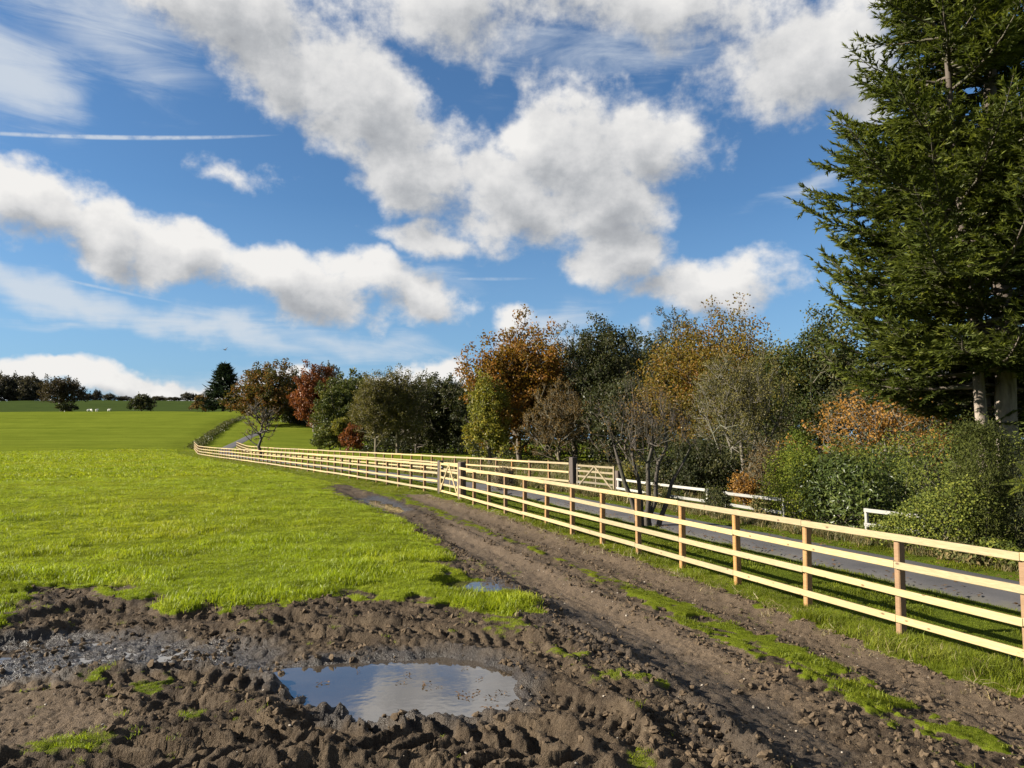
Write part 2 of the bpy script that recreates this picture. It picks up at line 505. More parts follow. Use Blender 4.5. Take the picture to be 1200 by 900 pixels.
def height(x, y, fine=True, zn=None):
    x = np.asarray(x, float); y = np.asarray(y, float)
    d, sg, al = seg_dist(x, y, FENCE_EXT)
    s = d * sg
    z = lie(x, y)
    z = z + .10 * fbm(x / 14, y / 14, 2, 70) * smooth(8, 30, y) * smooth(0, -6, s) + .6 * fbm(x / 60, y / 60, 2, 71) * smooth(110, 220, y)
    z = z + .012 * fbm(x / .6, y / .6, 2, 72)
    # the lane is cut level into the verge
    rd, _, _ = seg_dist(x, y, ROAD)
    z = z - .05 * smooth(ROAD_W / 2 + .12, ROAD_W / 2 - .1, rd)
    # field bank where the tyres have cut the turf away
    if fine:
        near = (y < 75) & (np.abs(x) < 60) & (y > -3)
        m, wet, dry, rut, pud = zn if zn is not None else zones(x, y)
        X, Y = x[near], y[near]
        M, WE, DR, RU, PD = m[near], wet[near], dry[near], rut[near], pud[near]
        k = 1 - .8 * smooth(25, 60, Y)
        dz = .055 * (1 - M) * smooth(0, -2.5, s[near])
        dz += (1 - M) * smooth(-1.5, -4, s[near]) * (.030 * fbm(X / .7, Y / .55, 3, 73) + .05 * fbm(X / 3.2, Y / 2.6, 2, 74))
        dl, _, _ = seg_dist(X, Y, LEFT_RUT)
        dr, _, _ = seg_dist(X, Y, RIGHT_RUT)
        dz += -.055 * smooth(.6, .2, dl) + .022 * smooth(.25, .0, np.abs(dl - .70)) * (M > .2)
        dz += -.035 * smooth(.5, .1, dr) + .015 * smooth(.2, .0, np.abs(dr - .55))
        calm = np.clip(1 - .72 * DR - .62 * smooth(.4, .2, dl) - .5 * RU, .22, 1)
        lf = .065 * fbm(X * 1.4, Y * 1.4, 2, 40)
        wxx = X + .12 * fbm(X * 3, Y * 3, 2, 3); wyy = Y + .12 * fbm(X * 3 + 9, Y * 3, 2, 4)
        ridg = 1 - 2.2 * np.abs(pnoise(wxx * 3.0, wyy * 5.2, 41)); ridg2 = 1 - 2.2 * np.abs(pnoise(wxx * 7.0 + 4, wyy * 11.0, 42))
        chop = smooth(-.35, .35, pnoise(X * 1.1, Y * 1.1, 43))
        ridg3 = 1 - 2.2 * np.abs(pnoise(wxx * 15.0 + 8, wyy * 20.0, 62))
        w3x = wxx + .035 * fbm(X * 11, Y * 11, 3, 63, .6); w3y = wyy + .035 * fbm(X * 11 + 5, Y * 11, 3, 64, .6)
        rough = .75 * lf + chop * (.024 * ridg + .018 * ridg2 + .009 * ridg3) + .020 * fbm(wxx * 4.5, wyy * 6.5, 6, 45, .70)
        rough += (.35 + .65 * chop) * (.040 * plates(w3x * 6.5, w3y * 9.0, 65) + .022 * plates(w3x * 15, w3y * 20, 66))
        c1 = cells(wxx * 8, wyy * 11, 44)
        rough += .022 * smooth(.62, .28, c1) * smooth(-.2, .25, pnoise(X * 1.9, Y * 1.9, 49))
        tm = np.zeros_like(X)
        for line, hw, sp, ch, dep in TREADS:
            tm = np.maximum(tm, smooth(hw * 1.1, hw * .8, seg_dist(X, Y, line)[0]))
        rough = lf * .8 + (rough - lf) * (1 - .82 * tm)
        near_p = smooth(.55, .1, PD)
        rough *= 1 - .45 * near_p
        flat_wet = smooth(.35, .9, WE)
        dz += M * calm * rough * .82 * (1 - .45 * flat_wet)
        dz += M * (.45 + .55 * calm) * (.013 * fbm(X * 16, Y * 22, 4, 46, .75))
        for line, dd_, aa in ((LEFT_RUT, dl, .55), (RIGHT_RUT, dr, .5)):
            _, sg_, al_ = seg_dist(X, Y, line)
            dz += M * smooth(aa, aa * .6, dd_) * (.012 * pnoise(sg_ * dd_ * 13, al_ * .8, 58) + .008 * fbm(X * 9, Y * 12, 4, 59, .65))
        # tyre prints
        for line, hw, sp, ch, dep in TREADS:
            t, sgn, a = seg_dist(X, Y, line)
            u = (a + ch * t + .03 * pnoise(X * 5, Y * 5, 51)) / sp
            lug = smooth(.38, .62, .5 + .5 * np.sin(2 * math.pi * u))
            lug = lug * smooth(hw * 1.05, hw * .75, t) * (.35 + .65 * smooth(.03, .08, t))
            dz += M * dep * lug * (.6 + .5 * smooth(-.3, .3, pnoise(X * 1.2, Y * 1.2, 52))) - M * .035 * smooth(hw * 1.1, hw * .8, t)
            dz += M * .045 * smooth(.12, .0, np.abs(t - hw * 1.25))
        # hollows that hold water
        hollow = smooth(.14, -.06, PD + .04 * fbm(X * 5, Y * 5, 3, 55))
        dz = dz * (1 - .93 * hollow) - .085 * hollow + hollow * .03 * np.maximum(0, fbm(X * 2.2 + 9, Y * 3.2, 3, 57) - .25)
        wl = smooth(.15, -.2, sdf_poly(X, Y, WETL))
        dz += -wl * .085
        fp = smooth(.3, -.1, sdf_poly(X, Y, FARPOOL))
        dz += -fp * .06
        z[near] += k * dz
    return z


def H(x, y):
    return float(height(np.array([x]), np.array([y]))[0])


# ------------------------------------------------------------------ mesh helpers
def new_mesh(name, V, F4=None, F3=None, attrs=None, smooth_shade=True):
    V = np.asarray(V, np.float32)
    me = bpy.data.meshes.new(name)
    n4 = 0 if F4 is None else len(F4)
    n3 = 0 if F3 is None else len(F3)
    me.vertices.add(len(V))
    me.vertices.foreach_set('co', V.ravel())
    loops = []
    if n4:
        loops.append(np.asarray(F4, np.int32).ravel())
    if n3:
        loops.append(np.asarray(F3, np.int32).ravel())
    lp = np.concatenate(loops)
    me.loops.add(len(lp))
    me.loops.foreach_set('vertex_index', lp)
    me.polygons.add(n4 + n3)
    st = np.concatenate([np.arange(n4) * 4, n4 * 4 + np.arange(n3) * 3]).astype(np.int32)
    me.polygons.foreach_set('loop_start', st)
    me.update(calc_edges=True)
    me.polygons.foreach_set('use_smooth', np.full(n4 + n3, smooth_shade))
    for k, a in (attrs or {}).items():
        at = me.attributes.new(k, 'FLOAT', 'POINT')
        at.data.foreach_set('value', np.asarray(a, np.float32))
    me.validate()
    return me


def link(name, me, mat=None, parent=None, loc=None):
    o = bpy.data.objects.new(name, me)
    COL.objects.link(o)
    if mat is not None and me is not None and not me.materials:
        me.materials.append(mat)
    if parent is not None:
        o.parent = parent
    if loc is not None:
        o.location = loc
    return o


def tag(o, label=None, cat=None, group=None, kind=None):
    for k, v in (('label', label), ('category', cat), ('group', group), ('kind', kind)):
        if v:
            o[k] = v
    return o


def thing(name, label, cat, loc, rz=0, group=None):
    e = bpy.data.objects.new(name, None)
    COL.objects.link(e)
    e.location = loc
    e.rotation_euler = (0, 0, rz)
    e.empty_display_size = .3
    return tag(e, label, cat, group)


def copy_thing(root, loc, rz, scale, label):
    r = root.copy(); COL.objects.link(r)
    r.location = loc; r.rotation_euler = (0, 0, rz); r.scale = scale
    if label:
        r['label'] = label
    for c in root.children:
        k = c.copy(); COL.objects.link(k); k.parent = r
    return r


class MB:
    """collects vertices and faces"""
    def __init__(self):
        self.v = []; self.f4 = []; self.f3 = []; self.a = []; self.n = 0

    def add(self, V, F4=None, F3=None, att=None):
        V = np.asarray(V, float)
        if F4 is not None and len(F4):
            self.f4.append(np.asarray(F4, int) + self.n)
        if F3 is not None and len(F3):
            self.f3.append(np.asarray(F3, int) + self.n)
        self.v.append(V)
        self.a.append(np.zeros(len(V)) if att is None else np.broadcast_to(np.asarray(att, float), (len(V),)))
        self.n += len(V)

    def box(self, c, s, rot=None, chamfer=0.0):
        """box by centre and full size with small chamfers on all edges"""
        bm = bmesh.new()
        bmesh.ops.create_cube(bm, size=1)
        bmesh.ops.scale(bm, vec=s, verts=bm.verts)
        if chamfer:
            bmesh.ops.bevel(bm, geom=bm.edges[:], offset=chamfer, segments=1, affect='EDGES', profile=.5)
        bmesh.ops.triangulate(bm, faces=[f for f in bm.faces if len(f.verts) > 4])
        M = (rot.to_matrix().to_4x4() if rot is not None else Matrix())
        V = [(M @ v.co) + Vector(c) for v in bm.verts]
        bm.verts.index_update()
        self.add([tuple(v) for v in V], [[v.index for v in f.verts] for f in bm.faces if len(f.verts) == 4], [[v.index for v in f.verts] for f in bm.faces if len(f.verts) == 3])
        bm.free()

    def mesh(self, name, smooth_shade=True):
        return new_mesh(name, np.concatenate(self.v), np.concatenate(self.f4) if self.f4 else None, np.concatenate(self.f3) if self.f3 else None,
                        {'rnd': np.concatenate(self.a)}, smooth_shade)


def norm(v):
    return v / np.maximum(np.linalg.norm(v, axis=-1, keepdims=True), 1e-9)


def frames(d):
    ref = np.where(np.abs(d[:, 2:3]) > .9, np.array([[1., 0, 0]]), np.array([[0, 0, 1.]]))
    a = norm(np.cross(d, ref))
    return a, np.cross(d, a)


def tubes(mb, P0, P1, r0, r1, d0=None, d1=None, sides=5, att=0.0):
    """many tapered tubes at once"""
    n = len(P0)
    if not n:
        return
    d = norm(P1 - P0)
    d0 = d if d0 is None else norm(d0); d1 = d if d1 is None else norm(d1)
    a0, b0 = frames(d0)
    # carry the first frame to the second end
    a1 = norm(a0 - d1 * (a0 * d1).sum(1, keepdims=True)); b1 = np.cross(d1, a1)
    th = np.arange(sides) * 2 * math.pi / sides
    c, s = np.cos(th)[None, :, None], np.sin(th)[None, :, None]
    V0 = P0[:, None] + (a0[:, None] * c + b0[:, None] * s) * r0[:, None, None]
    V1 = P1[:, None] + (a1[:, None] * c + b1[:, None] * s) * r1[:, None, None]
    V = np.concatenate([V0, V1], 1).reshape(-1, 3)
    k = np.arange(sides); k2 = (k + 1) % sides
    f = np.stack([k, k2, k2 + sides, k + sides], 1)
    Fq = (np.arange(n)[:, None, None] * 2 * sides + f[None]).reshape(-1, 4)
    mb.add(V, Fq, None, np.repeat(np.broadcast_to(att, (n,)), 2 * sides))


def spikes(mb, P0, P1, r, att=0.0):
    """thin three sided twigs that end in a point"""
    n = len(P0)
    if not n:
        return
    d = norm(P1 - P0)
    a, b = frames(d)
    th = np.arange(3) * 2 * math.pi / 3
    V0 = P0[:, None] + (a[:, None] * np.cos(th)[None, :, None] + b[:, None] * np.sin(th)[None, :, None]) * r[:, None, None]
    V = np.concatenate([V0, P1[:, None]], 1).reshape(-1, 3)
    f = np.array([[0, 1, 3], [1, 2, 3], [2, 0, 3]])
    mb.add(V, None, (np.arange(n)[:, None, None] * 4 + f[None]).reshape(-1, 3), np.repeat(np.broadcast_to(att, (n,)), 4))


def leaves(mb, C, D, N, L, Wd, att):
    """leaf shaped quads: centre line direction D, normal N, length L, width Wd"""
    n = len(C)
    D = norm(D); S = norm(np.cross(D, N)); U = np.cross(S, D)
    L = np.broadcast_to(L, (n,))[:, None]; Wd = np.broadcast_to(Wd, (n,))[:, None]
    V = np.stack([C - D * L / 2, C + S * Wd / 2 + U * Wd * .15 - D * L * .05, C + D * L / 2, C - S * Wd / 2 + U * Wd * .15 - D * L * .05], 1).reshape(-1, 3)
    Fq = np.arange(n)[:, None] * 4 + np.arange(4)[None]
    mb.add(V, Fq, None, np.repeat(np.broadcast_to(att, (n,)), 4))


def needles(mb, B, D, N, L, Wd, att):
    """flat pointed foliage tips, one face each"""
    n = len(B)
    D = norm(D); S = norm(np.cross(D, N))
    L = np.broadcast_to(L, (n,))[:, None]; Wd = np.broadcast_to(Wd, (n,))[:, None]
    V = np.stack([B - S * Wd / 2, B + S * Wd / 2, B + D * L], 1).reshape(-1, 3)
    mb.add(V, None, np.arange(n)[:, None] * 3 + np.arange(3)[None], np.repeat(np.broadcast_to(att, (n,)), 3))


# ------------------------------------------------------------------ materials
def material(name):
    m = bpy.data.materials.new(name)
    m.use_nodes = True
    for n in list(m.node_tree.nodes):
        m.node_tree.nodes.remove(n)
    return m, NT(m.node_tree)


def leaf_mat(name, stops, trans=.35, gloss=.05, rough=.55, var=.25, patch=False):
    """foliage: colour picked per leaf from the ramp, thin and partly see-through to light"""
    m, T = material(name)
    at = T.n('ShaderNodeAttribute', attribute_name='rnd')
    oi = T.n('ShaderNodeObjectInfo')
    tcn = T.n('ShaderNodeTexCoord')
    big = T.noise(tcn.outputs['Object'], .55, 2, .5)
    f = T.math('ADD', T.math('MULTIPLY', at.outputs['Fac'], .75), T.math('MULTIPLY', T.math('SUBTRACT', big, .32), .7), clamp=True)
    col = T.ramp(f, stops)
    hs = T.n('ShaderNodeHueSaturation')
    val = T.math('ADD', 1 - var / 2, T.math('MULTIPLY', oi.outputs['Random'], var))
    if patch:      # tussocks, grazed and mossy patches across the sward
        ps = T.n('ShaderNodeNewGeometry').outputs['Position']
        a1, a2, a3 = T.noise(ps, .85, 3, .55), T.noise(ps, .16, 3, .5), T.noise(ps, 3.2, 2, .5)
        val = T.math('MULTIPLY', val, T.maprange(T.math('ADD', T.math('MULTIPLY', a1, .6), T.math('MULTIPLY', a3, .4)), .36, .62, .62, 1.22))
        col = T.mix(T.maprange(a2, .45, .66, 0, .55), col, T.mix(1.0, col, (1.22, 1.0, .9), 'MULTIPLY'))
        col = T.mix(T.maprange(a1, .58, .74, 0, .4), col, (.26, .22, .07))
    T.link(val, hs.inputs['Value'])
    T.link(col, hs.inputs['Color'])
    df = T.n('ShaderNodeBsdfDiffuse'); tr = T.n('ShaderNodeBsdfTranslucent'); gl = T.n('ShaderNodeBsdfGlossy')
    gl.inputs['Roughness'].default_value = rough
    T.link(hs.outputs[0], df.inputs[0])
    T.link(T.mix(1.0, hs.outputs[0], (1.0, 1.0, .55), 'MULTIPLY'), tr.inputs[0])
    gl.inputs[0].default_value = (.8, .8, .8, 1)
    m1 = T.n('ShaderNodeMixShader'); m1.inputs[0].default_value = trans
    T.link(df.outputs[0], m1.inputs[1]); T.link(tr.outputs[0], m1.inputs[2])
    fr = T.n('ShaderNodeFresnel'); fr.inputs[0].default_value = 1.35
    m2 = T.n('ShaderNodeMixShader')
    T.link(T.math('MULTIPLY', T.math('ADD', fr.outputs[0], .04), gloss * 1.2, clamp=True), m2.inputs[0])
    T.link(m1.outputs[0], m2.inputs[1]); T.link(gl.outputs[0], m2.inputs[2])
    out = T.n('ShaderNodeOutputMaterial')
    T.link(m2.outputs[0], out.inputs[0])
    return m


def bark_mat(name, dark, light, green=None, scale=6.0, upper=None):
    m, T = material(name)
    tcn = T.n('ShaderNodeTexCoord')
    mp = T.n('ShaderNodeMapping'); mp.inputs['Scale'].default_value = (1, 1, .22)
    T.link(tcn.outputs['Object'], mp.inputs[0])
    n1 = T.noise(mp.outputs[0], scale, 6, .65, .4)
    n2 = T.noise(tcn.outputs['Object'], 1.3, 3, .5)
    col = T.mix(T.maprange(n1, .35, .65), dark, light)
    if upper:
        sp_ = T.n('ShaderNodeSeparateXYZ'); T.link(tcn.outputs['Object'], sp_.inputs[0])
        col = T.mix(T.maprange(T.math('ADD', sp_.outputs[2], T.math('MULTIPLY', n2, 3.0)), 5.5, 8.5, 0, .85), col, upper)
    if green:
        col = T.mix(T.maprange(n2, .45, .7, 0, .7), col, green)
    b = T.n('ShaderNodeBsdfPrincipled')
    T.link(col, b.inputs['Base Color'])
    b.inputs['Roughness'].default_value = .9
    bp = T.n('ShaderNodeBump'); bp.inputs['Strength'].default_value = .8; bp.inputs['Distance'].default_value = .03
    T.link(n1, bp.inputs['Height']); T.link(bp.outputs[0], b.inputs['Normal'])
    out = T.n('ShaderNodeOutputMaterial')
    T.link(b.outputs[0], out.inputs[0])
    return m


def wood_mat(name, pale, deep, knot, strength=1.0):
    m, T = material(name)
    tcn = T.n('ShaderNodeTexCoord'); oi = T.n('ShaderNodeObjectInfo')
    off = T.n('ShaderNodeCombineXYZ')
    T.link(T.math('MULTIPLY', oi.outputs['Random'], 37.0), off.inputs[0])
    T.link(T.math('MULTIPLY', oi.outputs['Random'], 11.0), off.inputs[2])
    p = T.vmath('ADD', tcn.outputs['Object'], off.outputs[0])
    mp = T.n('ShaderNodeMapping'); mp.inputs['Scale'].default_value = (.09, 1, 1)
    T.link(p, mp.inputs[0])
    g = T.noise(mp.outputs[0], 55, 5, .6, 1.2)
    g2 = T.noise(mp.outputs[0], 14, 3, .5, .6)
    vo = T.n('ShaderNodeTexVoronoi'); vo.inputs['Scale'].default_value = 3.6; vo.inputs['Randomness'].default_value = 1
    mk = T.n('ShaderNodeMapping'); mk.inputs['Scale'].default_value = (1, 2.4, 2.4)
    T.link(p, mk.inputs[0]); T.link(mk.outputs[0], vo.inputs['Vector'])
    kn = T.maprange(vo.outputs['Distance'], .07, .17, 1, 0, True)
    col = T.mix(T.maprange(g, .35, .7), pale, deep)
    col = T.mix(T.maprange(g2, .45, .75, 0, .45), col, deep)
    col = T.mix(T.math('MULTIPLY', kn, .8), col, knot)
    hs = T.n('ShaderNodeHueSaturation')
    T.link(T.math('ADD', .72, T.math('MULTIPLY', oi.outputs['Random'], .42)), hs.inputs['Value'])
    T.link(T.math('ADD', .9, T.math('MULTIPLY', oi.outputs['Random'], .2)), hs.inputs['Saturation'])
    T.link(col, hs.inputs['Color'])
    b = T.n('ShaderNodeBsdfPrincipled')
    T.link(hs.outputs[0], b.inputs['Base Color'])
    b.inputs['Roughness'].default_value = .75
    bp = T.n('ShaderNodeBump'); bp.inputs['Strength'].default_value = .35; bp.inputs['Distance'].default_value = .004
    T.link(g, bp.inputs['Height']); T.link(bp.outputs[0], b.inputs['Normal'])
    out = T.n('ShaderNodeOutputMaterial'); T.link(b.outputs[0], out.inputs[0])
    return m


M_RAIL = wood_mat('fresh_softwood', (.36, .29, .15), (.28, .20, .09), (.085, .040, .015))
M_POST = wood_mat('treated_post_wood', (.29, .165, .068), (.20, .105, .040), (.05, .022, .01))
M_OLDWOOD = wood_mat('old_dark_timber', (.085, .06, .045), (.045, .032, .025), (.02, .015, .012))
M_WHITE = wood_mat('white_painted_timber', (.32, .31, .28), (.22, .215, .18), (.12, .12, .08))
M_BARK = bark_mat('bark_brown', (.045, .034, .025), (.13, .105, .08), (.06, .07, .03))
M_BARK_GREY = bark_mat('bark_grey', (.05, .043, .034), (.16, .14, .11), (.07, .08, .04))
M_BARK_DARK = bark_mat('bark_dark', (.022, .017, .013), (.070, .056, .043), (.035, .04, .02))
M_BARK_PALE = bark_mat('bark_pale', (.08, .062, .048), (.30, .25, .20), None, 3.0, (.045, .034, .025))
M_TWIG = bark_mat('bark_twig', (.050, .040, .024), (.11, .088, .052), (.07, .07, .03))
L_OAK = leaf_mat('leaf_oak_orange', [(0, (.085, .085, .016)), (.35, (.17, .105, .017)), (.7, (.215, .095, .018)), (1, (.13, .052, .015))], trans=.45)
L_OAKDARK = leaf_mat('leaf_oak_rust_green', [(0, (.035, .045, .014)), (.45, (.07, .062, .016)), (.75, (.17, .075, .020)), (1, (.13, .05, .015))])
L_COPPER = leaf_mat('leaf_copper', [(0, (.09, .028, .014)), (.5, (.17, .055, .02)), (1, (.24, .10, .03))])
L_GREEN = leaf_mat('leaf_autumn_green', [(0, (.030, .040, .013)), (.5, (.065, .078, .020)), (1, (.15, .14, .025))])
L_YELLOW = leaf_mat('leaf_yellow_green', [(0, (.06, .07, .015)), (.5, (.15, .15, .025)), (1, (.30, .22, .03))])
L_OLIVE = leaf_mat('leaf_sparse_olive', [(0, (.055, .055, .02)), (.5, (.11, .10, .03)), (1, (.19, .15, .04))])
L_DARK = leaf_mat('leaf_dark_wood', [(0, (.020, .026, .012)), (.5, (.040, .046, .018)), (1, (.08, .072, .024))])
L_BROWN = leaf_mat('leaf_brown', [(0, (.055, .038, .018)), (.5, (.12, .078, .028)), (1, (.20, .12, .03))])
L_MAPLE = leaf_mat('leaf_maple_orange', [(0, (.15, .075, .022)), (.5, (.27, .135, .030)), (1, (.38, .22, .055))], trans=.45)
L_LAUREL = leaf_mat('leaf_laurel', [(0, (.022, .034, .008)), (.6, (.048, .066, .013)), (1, (.11, .125, .026))], trans=.2, gloss=.22, rough=.35)
L_PRIVET = leaf_mat('leaf_privet', [(0, (.05, .075, .012)), (.5, (.13, .16, .02)), (1, (.26, .26, .03))])
L_IVY = leaf_mat('leaf_ivy', [(0, (.035, .05, .010)), (.6, (.085, .10, .015)), (1, (.18, .18, .026))], trans=.3, gloss=.09)
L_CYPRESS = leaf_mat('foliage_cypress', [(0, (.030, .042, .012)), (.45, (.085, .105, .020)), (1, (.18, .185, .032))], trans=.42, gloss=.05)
L_CEDAR = leaf_mat('foliage_cedar', [(0, (.014, .024, .016)), (.6, (.028, .042, .022)), (1, (.05, .062, .026))], trans=.15, gloss=.05)
L_GRASS = leaf_mat('grass_field', [(0, (.105, .145, .009)), (.5, (.245, .310, .015)), (.85, (.35, .385, .026)), (1, (.42, .38, .09))], trans=.5, gloss=.03, patch=True)
L_VERGE = leaf_mat('grass_verge', [(0, (.065, .090, .009)), (.5, (.150, .185, .014)), (.85, (.22, .235, .026)), (1, (.32, .29, .10))], trans=.5, gloss=.03, patch=True)
L_STRAW = leaf_mat('grass_dry', [(0, (.10, .09, .03)), (.5, (.20, .16, .07)), (1, (.36, .28, .14))], trans=.3, gloss=.08)
L_WEED = leaf_mat('weed_mixed', [(0, (.035, .05, .015)), (.5, (.09, .09, .03)), (1, (.24, .17, .08))], trans=.3)


def mud_nodes(T, vec, wetf, dryf):
    n1 = T.noise(vec, 3.0, 5, .6)
    n2 = T.noise(vec, 45.0, 4, .65)
    n3 = T.noise(vec, 14.0, 4, .6)
    col = T.mix(T.maprange(n1, .35, .68), (.040, .028, .018), (.098, .070, .043))
    col = T.mix(T.maprange(n3, .48, .72, 0, .6), col, (.120, .092, .062))
    col = T.mix(T.math('MULTIPLY', dryf, .65), col, (.170, .124, .082))
    col = T.mix(T.math('MULTIPLY', wetf, .8), col, (.020, .016, .0135))
    grit = T.maprange(n2, .66, .74, 0, .5)
    col = T.mix(T.math('MULTIPLY', grit, T.math('SUBTRACT', 1.0, wetf, clamp=True)), col, (.14, .115, .085))
    rough = T.maprange(wetf, 0, 1, .82, .34)
    rough = T.math('ADD', rough, T.math('MULTIPLY', T.math('SUBTRACT', n3, .5), .35), clamp=True)
    return col, rough, n2


def build_ground_mat():
    m, T = material('ground_turf_and_mud')
    tcn = T.n('ShaderNodeTexCoord')
    P = tcn.outputs['Object']

    def at(n):
        a = T.n('ShaderNodeAttribute', attribute_name=n)
        return a.outputs['Fac']
    mud, wet, dry, lawn, far = at('mud'), at('wet'), at('dry'), at('lawn'), at('far')
    mc, mr, mn = mud_nodes(T, P, wet, dry)
    g1 = T.noise(P, .10, 4, .55, .3)
    g2 = T.noise(P, 1.7, 5, .65)
    g3 = T.noise(P, 24.0, 4, .7)
    mpx = T.n('ShaderNodeMapping'); mpx.inputs['Scale'].default_value = (.02, .22, 1); mpx.inputs['Rotation'].default_value = (0, 0, R(-12))
    T.link(P, mpx.inputs[0])
    g4 = T.math('ADD', T.math('MULTIPLY', T.noise(mpx.outputs[0], 1.0, 5, .6, .4), .55), T.math('MULTIPLY', T.noise(P, .16, 6, .7), .45))
    near = T.mix(T.maprange(g2, .35, .68), (.060, .086, .007), (.110, .142, .010))
    near = T.mix(T.maprange(g3, .45, .75, 0, .5), near, (.15, .145, .035))
    near = T.mix(T.maprange(g1, .42, .66, 0, .5), near, (.15, .150, .014))
    farc = T.mix(T.maprange(g4, .35, .7), (.072, .094, .011), (.128, .150, .018))
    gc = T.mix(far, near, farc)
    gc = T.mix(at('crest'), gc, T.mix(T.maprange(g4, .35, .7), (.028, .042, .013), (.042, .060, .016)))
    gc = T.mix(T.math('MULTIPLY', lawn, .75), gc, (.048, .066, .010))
    f = T.math('ADD', mud, T.math('MULTIPLY', T.math('SUBTRACT', g3, .5), .5), clamp=True)
    f = T.maprange(f, .35, .62, 0, 1, True)
    col = T.mix(f, gc, mc)
    b = T.n('ShaderNodeBsdfPrincipled')
    T.link(col, b.inputs['Base Color'])
    T.link(T.math('ADD', T.math('MULTIPLY', f, T.math('SUBTRACT', mr, .95)), .95), b.inputs['Roughness'])
    T.link(T.math('MULTIPLY', f, T.maprange(wet, 0, 1, .13, .45)), b.inputs['Specular IOR Level'])
    bp = T.n('ShaderNodeBump'); bp.inputs['Strength'].default_value = .9; bp.inputs['Distance'].default_value = .02
    T.link(T.math('ADD', mn, T.noise(P, 110.0, 3, .6)), bp.inputs['Height'])
    bm_ = T.n('ShaderNodeBump'); bm_.inputs['Strength'].default_value = .8; bm_.inputs['Distance'].default_value = .045
    T.link(T.math('MULTIPLY', T.noise(P, 17.0, 6, .68, .6), f), bm_.inputs['Height'])
    bq = T.n('ShaderNodeBump'); bq.inputs['Strength'].default_value = .6; bq.inputs['Distance'].default_value = .15
    T.link(T.math('MULTIPLY', g2, T.math('SUBTRACT', 1.0, f)), bq.inputs['Height'])
    T.link(bq.outputs[0], bm_.inputs['Normal']); T.link(bm_.outputs[0], bp.inputs['Normal'])
    T.link(bp.outputs[0], b.inputs['Normal'])
    out = T.n('ShaderNodeOutputMaterial'); T.link(b.outputs[0], out.inputs[0])
    return m


def build_clod_mat():
    m, T = material('mud_clod')
    tcn = T.n('ShaderNodeTexCoord'); oi = T.n('ShaderNodeObjectInfo')
    w = T.n('ShaderNodeValue'); w.outputs[0].default_value = .0
    d = T.n('ShaderNodeValue'); d.outputs[0].default_value = .1
    c, r, n = mud_nodes(T, tcn.outputs['Object'], w.outputs[0], d.outputs[0])
    b = T.n('ShaderNodeBsdfPrincipled'); T.link(c, b.inputs['Base Color']); b.inputs['Roughness'].default_value = .9; b.inputs['Specular IOR Level'].default_value = .1
    out = T.n('ShaderNodeOutputMaterial'); T.link(b.outputs[0], out.inputs[0])
    return m


def build_water_mat():
    m, T = material('muddy_water')
    tcn = T.n('ShaderNodeTexCoord')
    b = T.n('ShaderNodeBsdfPrincipled')
    n = T.noise(tcn.outputs['Object'], 2.0, 4, .6)
    T.link(T.mix(T.maprange(n, .35, .7), (.035, .028, .021), (.055, .043, .030)), b.inputs['Base Color'])
    b.inputs['Roughness'].default_value = .03
    b.inputs['IOR'].default_value = 2.8
    b.inputs['Specular IOR Level'].default_value = .75
    bp = T.n('ShaderNodeBump'); bp.inputs['Strength'].default_value = .05; bp.inputs['Distance'].default_value = .02
    T.link(T.noise(tcn.outputs['Object'], 9.0, 2, .5), bp.inputs['Height']); T.link(bp.outputs[0], b.inputs['Normal'])
    out = T.n('ShaderNodeOutputMaterial'); T.link(b.outputs[0], out.inputs[0])
    return m


def build_tarmac_mat():
    m, T = material('old_tarmac')
    tcn = T.n('ShaderNodeTexCoord')
    P = tcn.outputs['Object']
    n1 = T.noise(P, .8, 4, .6); n2 = T.noise(P, 90, 3, .7)
    c = T.mix(T.maprange(n1, .35, .7), (.036, .034, .036), (.064, .060, .060))
    c = T.mix(T.maprange(n2, .5, .72, 0, .6), c, (.10, .096, .092))
    at = T.n('ShaderNodeAttribute', attribute_name='rnd')
    e = T.maprange(T.math('ADD', at.outputs['Fac'], T.math('MULTIPLY', T.math('SUBTRACT', T.noise(P, 4, 4, .6), .5), .6)), .75, 1.05, 0, .85)
    c = T.mix(e, c, (.075, .07, .04))
    b = T.n('ShaderNodeBsdfPrincipled'); T.link(c, b.inputs['Base Color']); b.inputs['Roughness'].default_value = .85
    bp = T.n('ShaderNodeBump'); bp.inputs['Strength'].default_value = .5; bp.inputs['Distance'].default_value = .006
    T.link(n2, bp.inputs['Height']); T.link(bp.outputs[0], b.inputs['Normal'])
    out = T.n('ShaderNodeOutputMaterial'); T.link(b.outputs[0], out.inputs[0])
    return m


def plain_mat(name, c1, c2, rough=.8, scale=8):
    m, T = material(name)
    tcn = T.n('ShaderNodeTexCoord')
    b = T.n('ShaderNodeBsdfPrincipled')
    T.link(T.mix(T.noise(tcn.outputs['Object'], scale, 4, .6), c1, c2), b.inputs['Base Color'])
    b.inputs['Roughness'].default_value = rough
    out = T.n('ShaderNodeOutputMaterial'); T.link(b.outputs[0], out.inputs[0])
    return m


M_GROUND = build_ground_mat()
M_CLOD = build_clod_mat()
M_WATER = build_water_mat()
M_ROAD = build_tarmac_mat()
M_GATE = wood_mat('weathered_gate_wood', (.20, .165, .10), (.13, .10, .06), (.05, .035, .02))
M_STEEL = plain_mat('galvanised_steel', (.10, .10, .10), (.2, .2, .2), .5)


